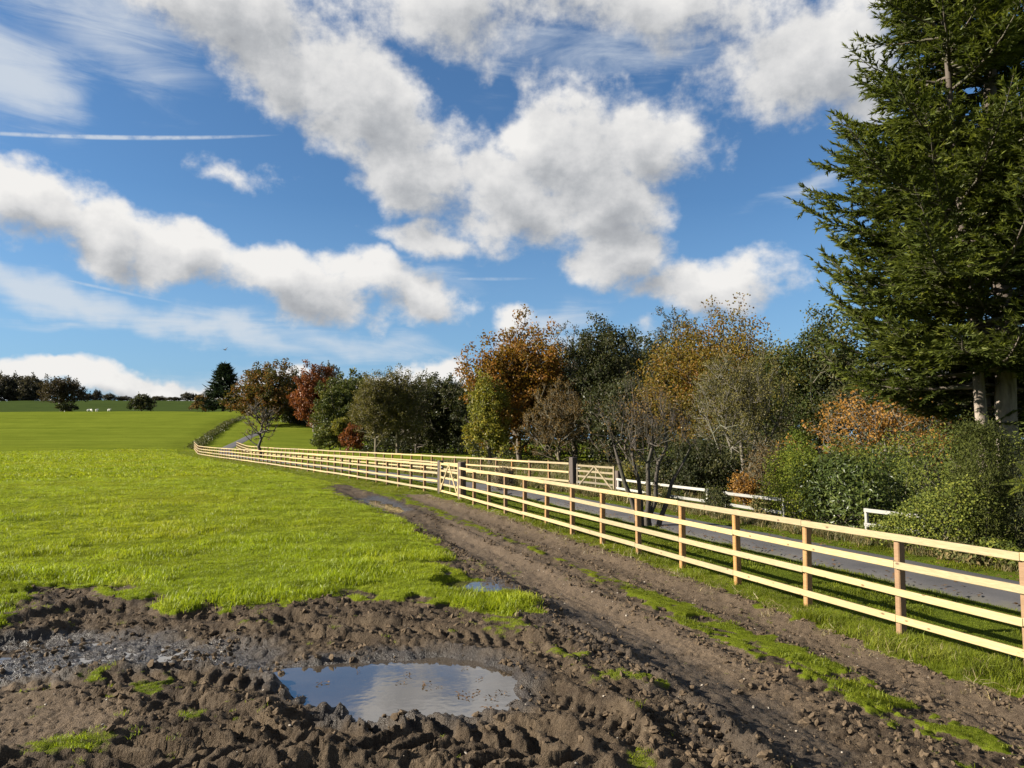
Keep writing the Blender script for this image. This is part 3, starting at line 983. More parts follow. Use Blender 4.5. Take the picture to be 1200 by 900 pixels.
# ------------------------------------------------------------------ the ground: one sheet out to the horizon, fine near the viewer
def build_ground():
    a_f = np.radians(np.linspace(-41, 41, 500))
    a_c = np.radians(np.linspace(41, 319, 94))[1:-1]
    ang = np.concatenate([a_f, a_c])
    rr = [.4]
    while rr[-1] < 6000:
        r = rr[-1]
        rr.append(r * (1.15 if r < 3.2 else 1.0043 if r < 9.5 else 1.007 if r < 16 else 1.014 if r < 60 else 1.025 if r < 500 else 1.12))
    rr = np.array(rr)
    A, Rr = np.meshgrid(ang, rr)
    X, Y = (np.sin(A) * Rr).ravel(), (np.cos(A) * Rr).ravel()
    X = np.append(X, 0.0); Y = np.append(Y, 0.0)
    zn = zones(X, Y)
    Z = height(X, Y, True, zn)
    n, m = len(ang), len(rr)
    i = np.arange(m - 1)[:, None] * n; j = np.arange(n)[None]; j2 = (j + 1) % n
    Fq = np.stack([i + j, i + n + j, i + n + j2, i + j2], -1).reshape(-1, 4)
    c = len(X) - 1
    Ft = np.stack([np.full(n, c), np.arange(n), (np.arange(n) + 1) % n], 1)
    d, sg, _ = seg_dist(X, Y, FENCE_EXT)
    s = d * sg
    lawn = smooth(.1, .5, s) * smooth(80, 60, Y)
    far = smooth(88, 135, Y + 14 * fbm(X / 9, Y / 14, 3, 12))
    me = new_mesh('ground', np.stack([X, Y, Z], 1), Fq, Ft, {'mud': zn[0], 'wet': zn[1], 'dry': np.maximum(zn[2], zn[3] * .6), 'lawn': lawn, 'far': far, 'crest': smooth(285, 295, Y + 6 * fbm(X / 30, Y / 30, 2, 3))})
    tag(link('ground', me, M_GROUND), kind='structure')


build_ground()


def water_sheet(polyg, z, grow, label):
    cx = sum(p[0] for p in polyg) / len(polyg); cy = sum(p[1] for p in polyg) / len(polyg)
    V = [(cx, cy, z)]
    for p in polyg:
        dx, dy = p[0] - cx, p[1] - cy
        l = math.hypot(dx, dy)
        V.append((p[0] + dx / l * grow, p[1] + dy / l * grow, z))
    k = len(polyg)
    o = link('puddle', new_mesh('puddle', V, None, [[0, 1 + (i + 1) % k, 1 + i] for i in range(k)], None, False), M_WATER)
    if o.data.polygons[0].normal.z < 0:
        o.data.flip_normals()
    tag(o, label=label, kind='structure')
    return o


cpz = float(np.median(height(*[np.array([gp(px, 800)[k] for px in (400, 450, 500, 550)]) for k in (0, 1)])))
water_sheet(PUDDLE, cpz + .042, .10, 'large shallow puddle reflecting the cloudy sky in the mud')
pp = [gp(px, py) for px, py in ((530, 687), (555, 688), (575, 690))]
water_sheet(POOL, float(np.median(height(np.array([p[0] for p in pp]), np.array([p[1] for p in pp])))) + .05, .12, 'small brown puddle beside the grass tongue and the rut')
pp = [gp(px, py) for px in range(20, 320, 30) for py in (755, 765, 772)]
water_sheet(WETL, float(np.quantile(height(np.array([p[0] for p in pp]), np.array([p[1] for p in pp])), .30)), .0, 'thin film of water between clods at the left edge of the mud')
pp = [gp(px, py) for px, py in ((440, 586), (450, 590), (458, 593))]
water_sheet(FARPOOL, float(np.median(height(np.array([p[0] for p in pp]), np.array([p[1] for p in pp])))) + .02, .1, 'narrow wet pool at the far end of the left rut')


def densify(pts, step):
    out = []
    for (ax, ay), (bx, by) in zip(pts[:-1], pts[1:]):
        n = max(1, int(math.hypot(bx - ax, by - ay) / step))
        for i in range(n):
            out.append((ax + (bx - ax) * i / n, ay + (by - ay) * i / n))
    out.append(pts[-1])
    return out


def chaikin(pts, k=2):
    for _ in range(k):
        o = [pts[0]]
        for a, b in zip(pts[:-1], pts[1:]):
            o += [(a[0] * .75 + b[0] * .25, a[1] * .75 + b[1] * .25), (a[0] * .25 + b[0] * .75, a[1] * .25 + b[1] * .75)]
        pts = o + [pts[-1]]
    return pts


def build_road():
    line = densify(chaikin(ROAD), .5)
    L = np.array(line); T = norm(np.gradient(L, axis=0)); N = np.stack([T[:, 1], -T[:, 0]], 1)
    us = np.linspace(-1, 1, 9)
    V = []; A = []
    for u in us:
        w = ROAD_W / 2 * u + .09 * (u == 1 or u == -1) * pnoise(L[:, 0] * .9 + u, L[:, 1] * .9, 4)
        p = L + N * np.broadcast_to(w, (len(L),))[:, None]
        z0 = height(L[:, 0], L[:, 1], False) + .05
        z = z0 + .03 * (1 - u * u) + .006 - (.09 if abs(u) == 1 else 0)
        z = np.maximum(z, height(p[:, 0], p[:, 1], False) + .012) if abs(u) < 1 else z
        V.append(np.column_stack([p, z])); A.append(np.full(len(L), abs(u)))
    V = np.stack(V, 1).reshape(-1, 3); A = np.stack(A, 1).ravel()
    n = len(us)
    i = np.arange(len(L) - 1)[:, None] * n; j = np.arange(n - 1)[None]
    Fq = np.stack([i + j, i + j + 1, i + n + j + 1, i + n + j], -1).reshape(-1, 4)
    tag(link('road', new_mesh('road', V, Fq, None, {'rnd': A}), M_ROAD), kind='structure')


build_road()


# ------------------------------------------------------------------ scattering of stuff with geometry nodes
def scatter(name, P, S, protos, mat, label=None, tilt=.2, seed=1):
    """one 'stuff' object: small pieces set on the given points"""
    g = np.random.default_rng(seed)
    n = len(P)
    me = bpy.data.meshes.new(name)
    me.vertices.add(n)
    me.vertices.foreach_set('co', np.asarray(P, np.float32).ravel())
    for k, typ, val in (('sc', 'FLOAT', S), ('ix', 'INT', g.integers(0, len(protos), n))):
        a = me.attributes.new(k, typ, 'POINT')
        a.data.foreach_set('value', np.asarray(val, np.float32 if typ == 'FLOAT' else np.int32))
    rot = np.column_stack([g.normal(0, tilt, n), g.normal(0, tilt, n), g.uniform(0, 6.283, n)])
    a = me.attributes.new('rt', 'FLOAT_VECTOR', 'POINT')
    a.data.foreach_set('vector', rot.astype(np.float32).ravel())
    o = link(name, me)
    ng = bpy.data.node_groups.new(name + '_nodes', 'GeometryNodeTree')
    ng.interface.new_socket('Geometry', in_out='INPUT', socket_type='NodeSocketGeometry')
    ng.interface.new_socket('Geometry', in_out='OUTPUT', socket_type='NodeSocketGeometry')
    T = NT(ng)
    gi, go = T.n('NodeGroupInput'), T.n('NodeGroupOutput')
    jn = T.n('GeometryNodeJoinGeometry')
    for pr in protos:
        oi = T.n('GeometryNodeObjectInfo'); oi.inputs['Object'].default_value = pr; oi.inputs['As Instance'].default_value = True
        T.link(oi.outputs['Geometry'], jn.inputs[0])
    ip = T.n('GeometryNodeInstanceOnPoints')
    T.link(gi.outputs[0], ip.inputs['Points']); T.link(jn.outputs[0], ip.inputs['Instance'])
    ip.inputs['Pick Instance'].default_value = True

    def na(nm, dt):
        q = T.n('GeometryNodeInputNamedAttribute', data_type=dt); q.inputs[0].default_value = nm
        return q.outputs[0]
    T.link(na('ix', 'INT'), ip.inputs['Instance Index'])
    T.link(na('rt', 'FLOAT_VECTOR'), ip.inputs['Rotation'])
    T.link(na('sc', 'FLOAT'), ip.inputs['Scale'])
    T.link(ip.outputs[0], go.inputs[0])
    md = o.modifiers.new('scatter', 'NODES'); md.node_group = ng
    me.materials.append(mat)
    tag(o, label=label, kind='stuff')
    return o


def proto(name, mb, mat, smooth_shade=True):
    me = mb.mesh(name, smooth_shade); me.materials.append(mat)
    return bpy.data.objects.new(name, me)


def tuft(name, mat, blades, h, spread, width, seed, lean=.5, tint=(0, 1)):
    g = np.random.default_rng(seed)
    mb = MB()
    n = blades
    r = spread * np.sqrt(g.random(n)); a = g.uniform(0, 6.283, n)
    B = np.column_stack([r * np.cos(a), r * np.sin(a), np.full(n, -.01)])
    hh = h * g.uniform(.55, 1.15, n)
    la = g.uniform(0, 6.283, n); ln = lean * g.uniform(.2, 1.2, n)
    dirh = np.column_stack([np.cos(la), np.sin(la), np.zeros(n)])
    side = np.column_stack([-np.sin(la), np.cos(la), np.zeros(n)])
    mid = B + dirh * (hh * ln * .35)[:, None] + np.column_stack([np.zeros(n), np.zeros(n), hh * .62])
    tip = B + dirh * (hh * ln)[:, None] + np.column_stack([np.zeros(n), np.zeros(n), hh * (1 - .25 * ln)])
    w = (width * g.uniform(.7, 1.3, n))[:, None]
    V = np.stack([B - side * w, B + side * w, mid + side * w * .8, mid - side * w * .8, tip], 1).reshape(-1, 3)
    k = np.arange(n)[:, None] * 5
    mb.add(V, k + np.array([[0, 1, 2, 3]]), k + np.array([[3, 2, 4]]), np.repeat(g.uniform(tint[0], tint[1], n), 5))
    return proto(name, mb, mat)


def fan_points(r0, r1, n, half=38, seed=0):
    g = np.random.default_rng(seed)
    r = np.sqrt(g.uniform(r0 * r0, r1 * r1, n)); a = np.radians(g.uniform(-half, half, n))
    return np.sin(a) * r, np.cos(a) * r


def fence_s(x, y):
    d, sg, _ = seg_dist(x, y, FENCE_EXT)
    return d * sg


def build_grass():
    field = [tuft('field_tuft', L_GRASS, 26, .058, .085, .0021, 10 + i, .9, (.1, .8)) for i in range(4)]
    far_t = [tuft('far_tuft', L_GRASS, 16, .06, .13, .008, 30 + i, .9, (.1, .85)) for i in range(3)]
    verge = [tuft('verge_tuft', L_VERGE, 24, .10, .085, .0025, 50 + i, .9, (.05, .85)) for i in range(4)] + [tuft('verge_tuft', L_STRAW, 4, .11, .07, .0022, 59, 1.1)]
    lawn = [tuft('lawn_tuft', L_VERGE, 22, .042, .09, .003, 70 + i, .8, (.0, .7)) for i in range(3)]
    rough = [tuft('rough_tuft', L_STRAW, 22, .38, .16, .007, 80 + i, .7) for i in range(2)] + [tuft('rough_tuft', L_WEED, 18, .42, .2, .014, 84 + i, .8) for i in range(3)]
    PX = [[], [], [], [], []]; SX = [[], [], [], [], []]
    for (r0, r1, n, k, seed) in ((3.6, 8, 9000, 1.0, 1), (8, 14, 22000, 1.0, 2), (14, 24, 30000, 1.05, 3), (24, 42, 50000, 1.02, 4), (42, 75, 60000, 1.2, 5), (75, 125, 60000, 1.6, 6)):
        x, y = fan_points(r0, r1, n, 38, seed)
        m = zones(x, y)[0]
        s = fence_s(x, y)
        rd, _, _ = seg_dist(x, y, ROAD)
        g = np.random.default_rng(seed + 100)
        sparse = (m > .6) & (g.random(n) < .10 * smooth(-.1, .4, fbm(x * 1.3 + 7, y * 1.3, 3, 90))) & (r1 < 15) & (zones(x, y)[1] < .3)
        keep = ((g.random(n) > smooth(.35, .75, m)) | sparse) & (rd > ROAD_W / 2 + .03)
        long = smooth(-.1, .35, fbm(x / 1.6, y / 1.6, 3, 88))
        z = height(x, y)
        P = np.column_stack([x, y, z])
        sc_ = k * g.uniform(.7, 1.25, n) * (.62 + .85 * long ** 1.5) * (1 - .62 * smooth(.0, .25, m))
        bl, slb, _ = seg_dist(x, y, LEFT_RUT); br, srb, _ = seg_dist(x, y, RIGHT_RUT)
        mid = keep & (slb < 0) & (srb > 0) & (y < 30) & (s < -1)
        mid2 = mid & (g.random(n) < .8)
        PX[3].append(P[mid2]); SX[3].append(sc_[mid2] * .85)
        keep = keep & ~mid
        fld = keep & (s < -2.6)
        vg = keep & (s >= -2.6) & (s < .45)
        lw = keep & (s >= .45) & (s < 7) & (y < 60)
        PX[0 if r0 < 42 else 1].append(P[fld]); SX[0 if r0 < 42 else 1].append(sc_[fld])
        PX[2].append(P[vg & (g.random(n) < 1.0)])
        prox = 1 - .5 * smooth(-.8, -2.6, s)
        SX[2].append((sc_ * prox * 1.0)[vg])
        PX[3].append(P[lw]); SX[3].append(sc_[lw])
    scatter('field_grass', np.concatenate(PX[0]), np.concatenate(SX[0]), field, L_GRASS, 'short bright green grass of the open field', .25, 1)
    scatter('far_field_grass', np.concatenate(PX[1]), np.concatenate(SX[1]), far_t, L_GRASS, 'sunlit grass further out across the field', .25, 2)
    scatter('verge_grass', np.concatenate(PX[2]), np.concatenate(SX[2]), verge, L_VERGE, 'longer grass along the foot of the new fence', .25, 3)
    scatter('lawn_grass', np.concatenate(PX[3]), np.concatenate(SX[3]), lawn, L_VERGE, 'mown grass strip between fence and lane', .2, 4)
    # rough weeds along the far side of the lane and in front of the wood
    g = np.random.default_rng(9)
    line = offset_line(FENCE[:6], 5.9)
    L = np.array(densify(line, .05))
    n = 5200
    q = L[g.integers(0, len(L), n)] + g.normal(0, .42, (n, 2))
    Lw = np.array(densify(offset_line(FENCE[:5], 6.15), .05)); Lw = Lw[Lw[:, 1] > 12]
    q = np.concatenate([q, Lw[g.integers(0, len(Lw), 1500)] + g.normal(0, .22, (1500, 2))])
    x2, y2 = g.uniform(-12, 30, 9000), g.uniform(26, 78, 9000)
    s2 = fence_s(x2, y2)
    ok = (s2 > 6.8)
    x = np.concatenate([q[:, 0], x2[ok]]); y = np.concatenate([q[:, 1], y2[ok]])
    rd, _, _ = seg_dist(x, y, ROAD)
    ok = rd > ROAD_W / 2 + .35
    x, y = x[ok], y[ok]
    scatter('rough_weeds', np.column_stack([x, y, height(x, y)]), g.uniform(.35, 1.0, len(x)) * np.where(y > 26, .9, .6), rough, L_WEED, 'rough dry grass and weeds beyond the lane', .2, 5)


build_grass()


def build_mud_bits():
    protos = []
    for i in range(5):
        bm = bmesh.new()
        bmesh.ops.create_icosphere(bm, subdivisions=1 if i < 3 else 2, radius=1)
        g = random.Random(i)
        off = Vector((g.random() * 50, g.random() * 50, g.random() * 50))
        from mathutils import noise as mn
        for v in bm.verts:
            d = v.co.copy()
            v.co *= 1 + .6 * mn.noise(d * 1.1 + off) + .45 * mn.noise(d * 2.3 + off)
            v.co.x *= 1.35; v.co.z *= .72
        mb = MB()
        bm.verts.index_update()
        mb.add([tuple(v.co) for v in bm.verts], None, [[v.index for v in f.verts] for f in bm.faces])
        bm.free()
        protos.append(proto('clod', mb, M_CLOD, False))
    x, y = fan_points(3.5, 22, 420000, 38, 77)
    g = np.random.default_rng(78)
    m, wet, dry, rut, pud = zones(x, y)
    clump = smooth(-.1, .45, fbm(x * 1.6, y * 1.6, 3, 61))
    dl, _, _ = seg_dist(x, y, LEFT_RUT); dr, _, _ = seg_dist(x, y, RIGHT_RUT)
    rim = np.maximum(smooth(.3, .05, np.abs(dl - .72)), smooth(.25, .05, np.abs(dr - .58)))
    p = .42 * (m > .55) * (.10 + .6 * clump) * (1 - .85 * dry) * (1 - .7 * smooth(.45, .2, dl)) * (1 - .6 * rut) + .3 * rim * (m > .4)
    keep = (g.random(len(x)) < p * np.clip(9 / np.hypot(x, y), .1, 1) ** 1.5) & (pud > .05)
    x, y = x[keep], y[keep]
    s = .0045 + .026 * g.random(len(x)) ** 5
    scatter('mud_clods', np.column_stack([x, y, height(x, y) + s * .25]), s, protos, M_CLOD, 'loose crumbs and clods of mud', .6, 6)
    # pale chips of stone and dead leaves lying on the mud
    M_CHIP = plain_mat('stone_chip', (.16, .135, .10), (.36, .31, .25), .7, 20)
    pr = []
    for i in range(3):
        mb = MB(); gg = random.Random(40 + i)
        bm = bmesh.new(); bmesh.ops.create_icosphere(bm, subdivisions=1, radius=1)
        for v in bm.verts:
            v.co = Vector((v.co.x * gg.uniform(.8, 1.5), v.co.y * gg.uniform(.6, 1.1), v.co.z * gg.uniform(.3, .6)))
        bm.verts.index_update()
        mb.add([tuple(v.co) for v in bm.verts], None, [[v.index for v in f.verts] for f in bm.faces]); bm.free()
        pr.append(proto('chip', mb, M_CHIP, False))
    x, y = fan_points(3.6, 18, 1500, 38, 79)
    m, wet, dry, rut, pud = zones(x, y)
    keep = (m > .5) & (pud > -.02)
    x, y = x[keep], y[keep]
    scatter('stone_chips', np.column_stack([x, y, height(x, y) + .004]), .004 + .014 * np.random.default_rng(3).random(len(x)) ** 3, pr, M_CHIP, 'small pale stones and chips on the mud', .3, 7)
    # bits floating and standing in the puddle
    M_DEAD = leaf_mat('dead_leaf', [(0, (.05, .03, .018)), (1, (.20, .12, .06))])
    mb = MB(); g = np.random.default_rng(12)
    n = 9
    C = np.column_stack([g.normal(0, .05, n), g.normal(0, .03, n), .006 + .012 * g.random(n)])
    D = g.normal(0, 1, (n, 3)); D[:, 2] *= .25
    N = g.normal(0, .4, (n, 3)); N[:, 2] += 1
    leaves(mb, C, D, N, g.uniform(.03, .06, n), g.uniform(.012, .03, n), g.random(n))
    lp = proto('leaf_litter', mb, M_DEAD)
    pts = [gp(*q) for q in ((379, 795), (500, 797), (515, 799), (540, 808), (548, 811), (556, 806), (478, 785), (470, 794), (575, 812), (562, 790), (588, 806), (545, 778), (420, 782), (575, 823), (610, 825), (625, 800))]
    P = np.array([(a, b, cpz + .046) for a, b in pts])
    scatter('floating_leaves', P, g.uniform(.3, .8, len(P)), [lp], M_DEAD, 'dead leaves and twigs floating on the puddle', .05, 8)
    line = np.array(densify(ROAD[:8], .1)); kk = g.integers(0, len(line), 2600)
    off = g.normal(0, 1, 2600); off = np.sign(off) * (ROAD_W / 2 + .1 - np.abs(g.normal(0, .32, 2600)))
    x = line[kk][:, 0] + off * .94; y = line[kk][:, 1] + off * .34
    one = MB(); leaves(one, np.zeros((1, 3)), np.array([[1., 0, .1]]), np.array([[0, .1, 1.]]), .085, .055, .6)
    l1 = proto('fallen_leaf', one, M_DEAD)
    scatter('fallen_leaves', np.column_stack([x, y, height(x, y, False) + .095]), g.uniform(.5, 1.2, len(x)), [l1], M_DEAD, 'fallen autumn leaves along the edges of the lane', .15, 11)
    # dry stalks torn up along the right rut
    st = tuft('dry_stalk', L_STRAW, 7, .10, .06, .003, 95, 2.6)
    q = np.array(densify(RIGHT_RUT, .06)); g = np.random.default_rng(5)
    k = q[g.integers(0, len(q), 420)]; t = g.normal(.55, .16, 420)
    x = k[:, 0] + t * .94; y = k[:, 1] + t * .34
    scatter('dry_stalks', np.column_stack([x, y, height(x, y)]), g.uniform(.5, 1.2, 420), [st], L_STRAW, 'torn dry stalks along the edge of the right rut', .5, 9)


build_mud_bits()


# ------------------------------------------------------------------ fences and gates
def rail_mesh(length, h, t, seed):
    """sawn rail along +X, slightly bowed, edges eased"""
    g = random.Random(seed)
    n = 7
    V = []; c = .006
    prof = [(-t / 2, -h / 2 + c), (-t / 2 + c, -h / 2), (t / 2 - c, -h / 2), (t / 2, -h / 2 + c), (t / 2, h / 2 - c), (t / 2 - c, h / 2), (-t / 2 + c, h / 2), (-t / 2, h / 2 - c)]
    bow = g.uniform(-.008, .008); bow2 = g.uniform(-.006, .006)
    for i in range(n):
        u = i / (n - 1); k = math.sin(math.pi * u)
        for (y, z) in prof:
            V.append((u * length, y + bow2 * k, z + bow * k))
    m = len(prof)
    F4 = [[i * m + j, i * m + (j + 1) % m, (i + 1) * m + (j + 1) % m, (i + 1) * m + j] for i in range(n - 1) for j in range(m)]
    F4 += [[0, 7, 6, 1], [1, 6, 5, 2], [2, 5, 4, 3]]
    e = (n - 1) * m
    F4 += [[e + a for a in q][::-1] for q in ([0, 7, 6, 1], [1, 6, 5, 2], [2, 5, 4, 3])]
    me = new_mesh('rail', V, F4, None, None, False)
    return me


def post_mesh(w, d, h, seed, cap=.012):
    mb = MB()
    g = random.Random(seed)
    mb.box((0, 0, h / 2 - .25), (w, d, h + .5), Euler((g.uniform(-.006, .006), g.uniform(-.006, .006), 0)), cap)
    return mb.mesh('post', False)


RAILS = {L: [rail_mesh(L, .088, .038, i + int(L * 10)) for i in range(5)] for L in (1.9, 3.8)}
for L in RAILS:
    for me in RAILS[L]:
        me.materials.append(M_RAIL)
POSTS = [post_mesh(.085, .11, 1.235, i) for i in range(4)]
for me in POSTS:
    me.materials.append(M_POST)


def walk(pts, step):
    """points every step along a polyline"""
    L = [0]
    for a, b in zip(pts[:-1], pts[1:]):
        L.append(L[-1] + math.hypot(b[0] - a[0], b[1] - a[1]))
    n = max(1, round(L[-1] / step))
    s = np.linspace(0, L[-1], n + 1)
    return np.column_stack([np.interp(s, L, [p[0] for p in pts]), np.interp(s, L, [p[1] for p in pts])])


def fence(name, label, pts, heights, rails, posts, step=1.9, front=1, rail_mat=None, span=2, group=None, jit=.008):
    P = walk(pts, step)
    z = height(P[:, 0], P[:, 1], False)
    root = thing(name, label, 'fence', (P[0][0], P[0][1], z[0]), 0, group)
    inv = Vector((-P[0][0], -P[0][1], -z[0]))
    g = random.Random(hash(label) % 1000 if False else len(label))
    off = front * (.11 / 2 + .038 / 2 + .001)
    T = norm(np.gradient(P, axis=0))
    for i, p in enumerate(P):
        o = bpy.data.objects.new('post', posts[i % len(posts)])
        COL.objects.link(o); o.parent = root
        o.location = Vector((p[0], p[1], z[i])) + inv
        o.rotation_euler = (g.gauss(0, jit), g.gauss(0, jit), math.atan2(T[i][1], T[i][0]) + g.gauss(0, .01))
    for r, hgt in enumerate(heights):
        i = 0 if r % 2 == 0 else -(span - 1)
        while i < len(P) - 1:
            a, b = max(0, i), min(len(P) - 1, i + span)
            i = i + span
            # a rail nailed over two bays, bent where the line bends
            n0 = np.array([-T[a][1], T[a][0]]); n1 = np.array([-T[b][1], T[b][0]])
            A = Vector((P[a][0] + n0[0] * off, P[a][1] + n0[1] * off, z[a] + hgt + g.gauss(0, .006)))
            B = Vector((P[b][0] + n1[0] * off, P[b][1] + n1[1] * off, z[b] + hgt + g.gauss(0, .006)))
            d = B - A
            key = 3.8 if b - a > 1 else 1.9
            me = g.choice(rails[key])
            o = bpy.data.objects.new('rail', me)
            COL.objects.link(o); o.parent = root
            o.location = A + inv
            o.rotation_euler = d.to_track_quat('X', 'Z').to_euler()
            o.scale = ((d.length - .007) / key, 1, 1)
    return root


HN = (1.20, .865, .53, .20)
fence('wooden_fence', 'new four rail timber fence running from the gate towards the viewer', [FENCE[0], FENCE[3]], HN, RAILS, POSTS, 1.65)
fence('wooden_fence', 'new four rail timber fence curving away across the field beyond the gate', FENCE[4:], HN, RAILS, POSTS, 1.7)
back = offset_line(FENCE, 6.3)
b1 = [(p[0], p[1]) for p in back]
# far fence along the other side of the lane, ending at the gate
bx = np.array(densify(b1[3:8], .25))
gx = np.array([xat(px, yy) for px, yy in ((688, 1),)])


def on_line(line, px):
    """point of a ground line that lies on the sight line of photo column px"""
    L = np.array(densify(line, .02))
    k = np.argmin(np.abs(L[:, 0] / L[:, 1] - xat(px, 1.0)))
    return (float(L[k][0]), float(L[k][1]))


BL = densify(b1[1:], .5)
pa = on_line(b1[1:], 668)
pz = on_line(b1[4:], 276)
mid_pts = [p for p in BL if pa[1] + 1 < p[1] < pz[1] - 1]
fence('wooden_fence', 'three rail timber fence along the far side of the lane', [pa] + mid_pts[::4] + [pz], (1.16, .78, .38), RAILS, POSTS)

# white painted low fences on the far verge
WR = {L: [rail_mesh(L, .085, .05, i + 70 + int(L * 10)) for i in range(3)] for L in (1.9, 3.8)}
for L in WR:
    for me in WR[L]:
        me.materials.append(M_WHITE)
WP = [post_mesh(.075, .08, .72, 90 + i) for i in range(2)]
for me in WP:
    me.materials.append(M_WHITE)
for (xa, xb, lab) in ((724, 828, 'white painted low rail fence behind the bare multi stemmed tree'), (849, 916, 'white painted low rail fence between the willow and the clipped hedge'), (1012, 1078, 'white painted low rail fence under the small orange maple')):
    A, B = on_line(b1, xa), on_line(b1, xb)
    fence('white_fence', lab, [B, A], (.68, .34), WR, WP, 2.6, 1, None, 2, 'white rail fences beside the lane', .02)


def gate(label, A, B, bars=5, h=1.2, mat=M_RAIL):
    """field gate between two ground points: stiles, bars and crossed braces"""
    A, B = Vector((A[0], A[1], H(*A))), Vector((B[0], B[1], H(*B)))
    d = B - A; L = math.hypot(d.x, d.y)
    root = thing('field_gate', label, 'gate', A, math.atan2(d.y, d.x))
    z0 = .12
    sl = d.z / L
    for x in (.05, L - .05):
        mb = MB(); mb.box((x, 0, z0 + h / 2 + sl * x), (.085, .07, h), None, .006)
        link('stile', mb.mesh('stile', False), mat, root)
    for k in range(bars):
        zz = z0 + .05 + (h - .12) * (k / (bars - 1)) ** 1.0
        mb = MB(); mb.box((L / 2, 0, zz + sl * L / 2), (L - .19, .035, .08), Euler((0, -math.atan(sl), 0)), .005)
        link('bar', mb.mesh('bar', False), mat, root)
    for (x0, zq0, x1, zq1) in ((.1, z0 + .06, L * .5, z0 + h - .06), (L - .1, z0 + .06, L * .5, z0 + h - .06)):
        a = math.atan2(zq1 - zq0, x1 - x0); l = math.hypot(x1 - x0, zq1 - zq0)
        mb = MB(); mb.box(((x0 + x1) / 2, -.035, (zq0 + zq1) / 2 + sl * L / 2), (l, .03, .07), Euler((0, -a, 0)), .005)
        link('brace', mb.mesh('brace', False), mat, root)
    mb = MB(); mb.box((L * .5, .034, z0 + h / 2 + sl * L / 2), (.07, .03, h - .06), None, .005)
    link('upright', mb.mesh('upright', False), mat, root)
    for k in (.25, h - .2):
        mb = MB(); mb.box((.14, -.024, z0 + k + sl * .14), (.34, .008, .045), None, .002)
        link('hinge', mb.mesh('hinge', False), M_STEEL, root)
    return root


def gate_post(label, p, w, h):
    mb = MB(); mb.box((0, 0, h / 2 - .25), (w, w, h + .5), Euler((.01, -.008, .2)), .018)
    me = mb.mesh('gate_post', False)
    o = link('gate_post', me, M_OLDWOOD, None, (p[0], p[1], H(*p)))
    o.rotation_euler = (0, 0, math.atan2(FENCE[3][1] - FENCE[4][1], FENCE[3][0] - FENCE[4][0]))
    return tag(o, label, 'gate post', 'dark timber gate posts')


gA, gB = (-2.90, 31.05), (-1.99, 28.58)
gate('small timber field gate set in the line of the new fence', gA, gB)
gate_post('dark square gate post on the near side of the gate in the new fence', (-1.86, 28.42), .24, 1.42)
gate_post('dark slim gate post on the far side of the gate in the new fence', (-2.92, 31.28), .2, 1.38)
G1, G0 = on_line(b1, 722), on_line(b1, 676)
gate('weathered timber field gate with braces beyond the lane', G0, (G1[0] + .0, G1[1] + .6), 5, 1.05, M_GATE)
gate_post('stout dark gate post between the lane side fence and the braced gate', (pa[0] + .12, pa[1] - .25), .28, 1.45)
gate_post('short dark gate post at the left end of the white fence', (G1[0] + .08, G1[1] + .1), .2, 1.0)


# ------------------------------------------------------------------ trees
def grow(pts, trunk, bf):
    """join every crown point to the nearest, least roundabout place on the growing skeleton"""
    nodes = [np.array(p, float) for p in trunk]
    par = list(range(-1, len(trunk) - 1))
    path = [0.0]
    for i in range(1, len(trunk)):
        path.append(path[-1] + np.linalg.norm(nodes[i] - nodes[i - 1]))
    pts = np.asarray(pts, float)
    n = len(pts)
    best = np.full(n, 1e9); who = np.zeros(n, int)
    for i in range(max(1, len(trunk) // 4), len(trunk)):
        c = np.linalg.norm(pts - nodes[i], axis=1) + bf * path[i] + .8 * np.maximum(0, nodes[i][2] - pts[:, 2])
        m = c < best; best[m] = c[m]; who[m] = i
    alive = np.ones(n, bool)
    for _ in range(n):
        j = int(np.argmin(np.where(alive, best, 1e9)))
        alive[j] = False
        k = len(nodes)
        nodes.append(pts[j]); par.append(int(who[j]))
        path.append(path[who[j]] + np.linalg.norm(pts[j] - nodes[who[j]]))
        c = np.linalg.norm(pts - pts[j], axis=1) + bf * path[k] + .8 * np.maximum(0, pts[j][2] - pts[:, 2])
        m = alive & (c < best); best[m] = c[m]; who[m] = k
    return np.array(nodes), np.array(par)


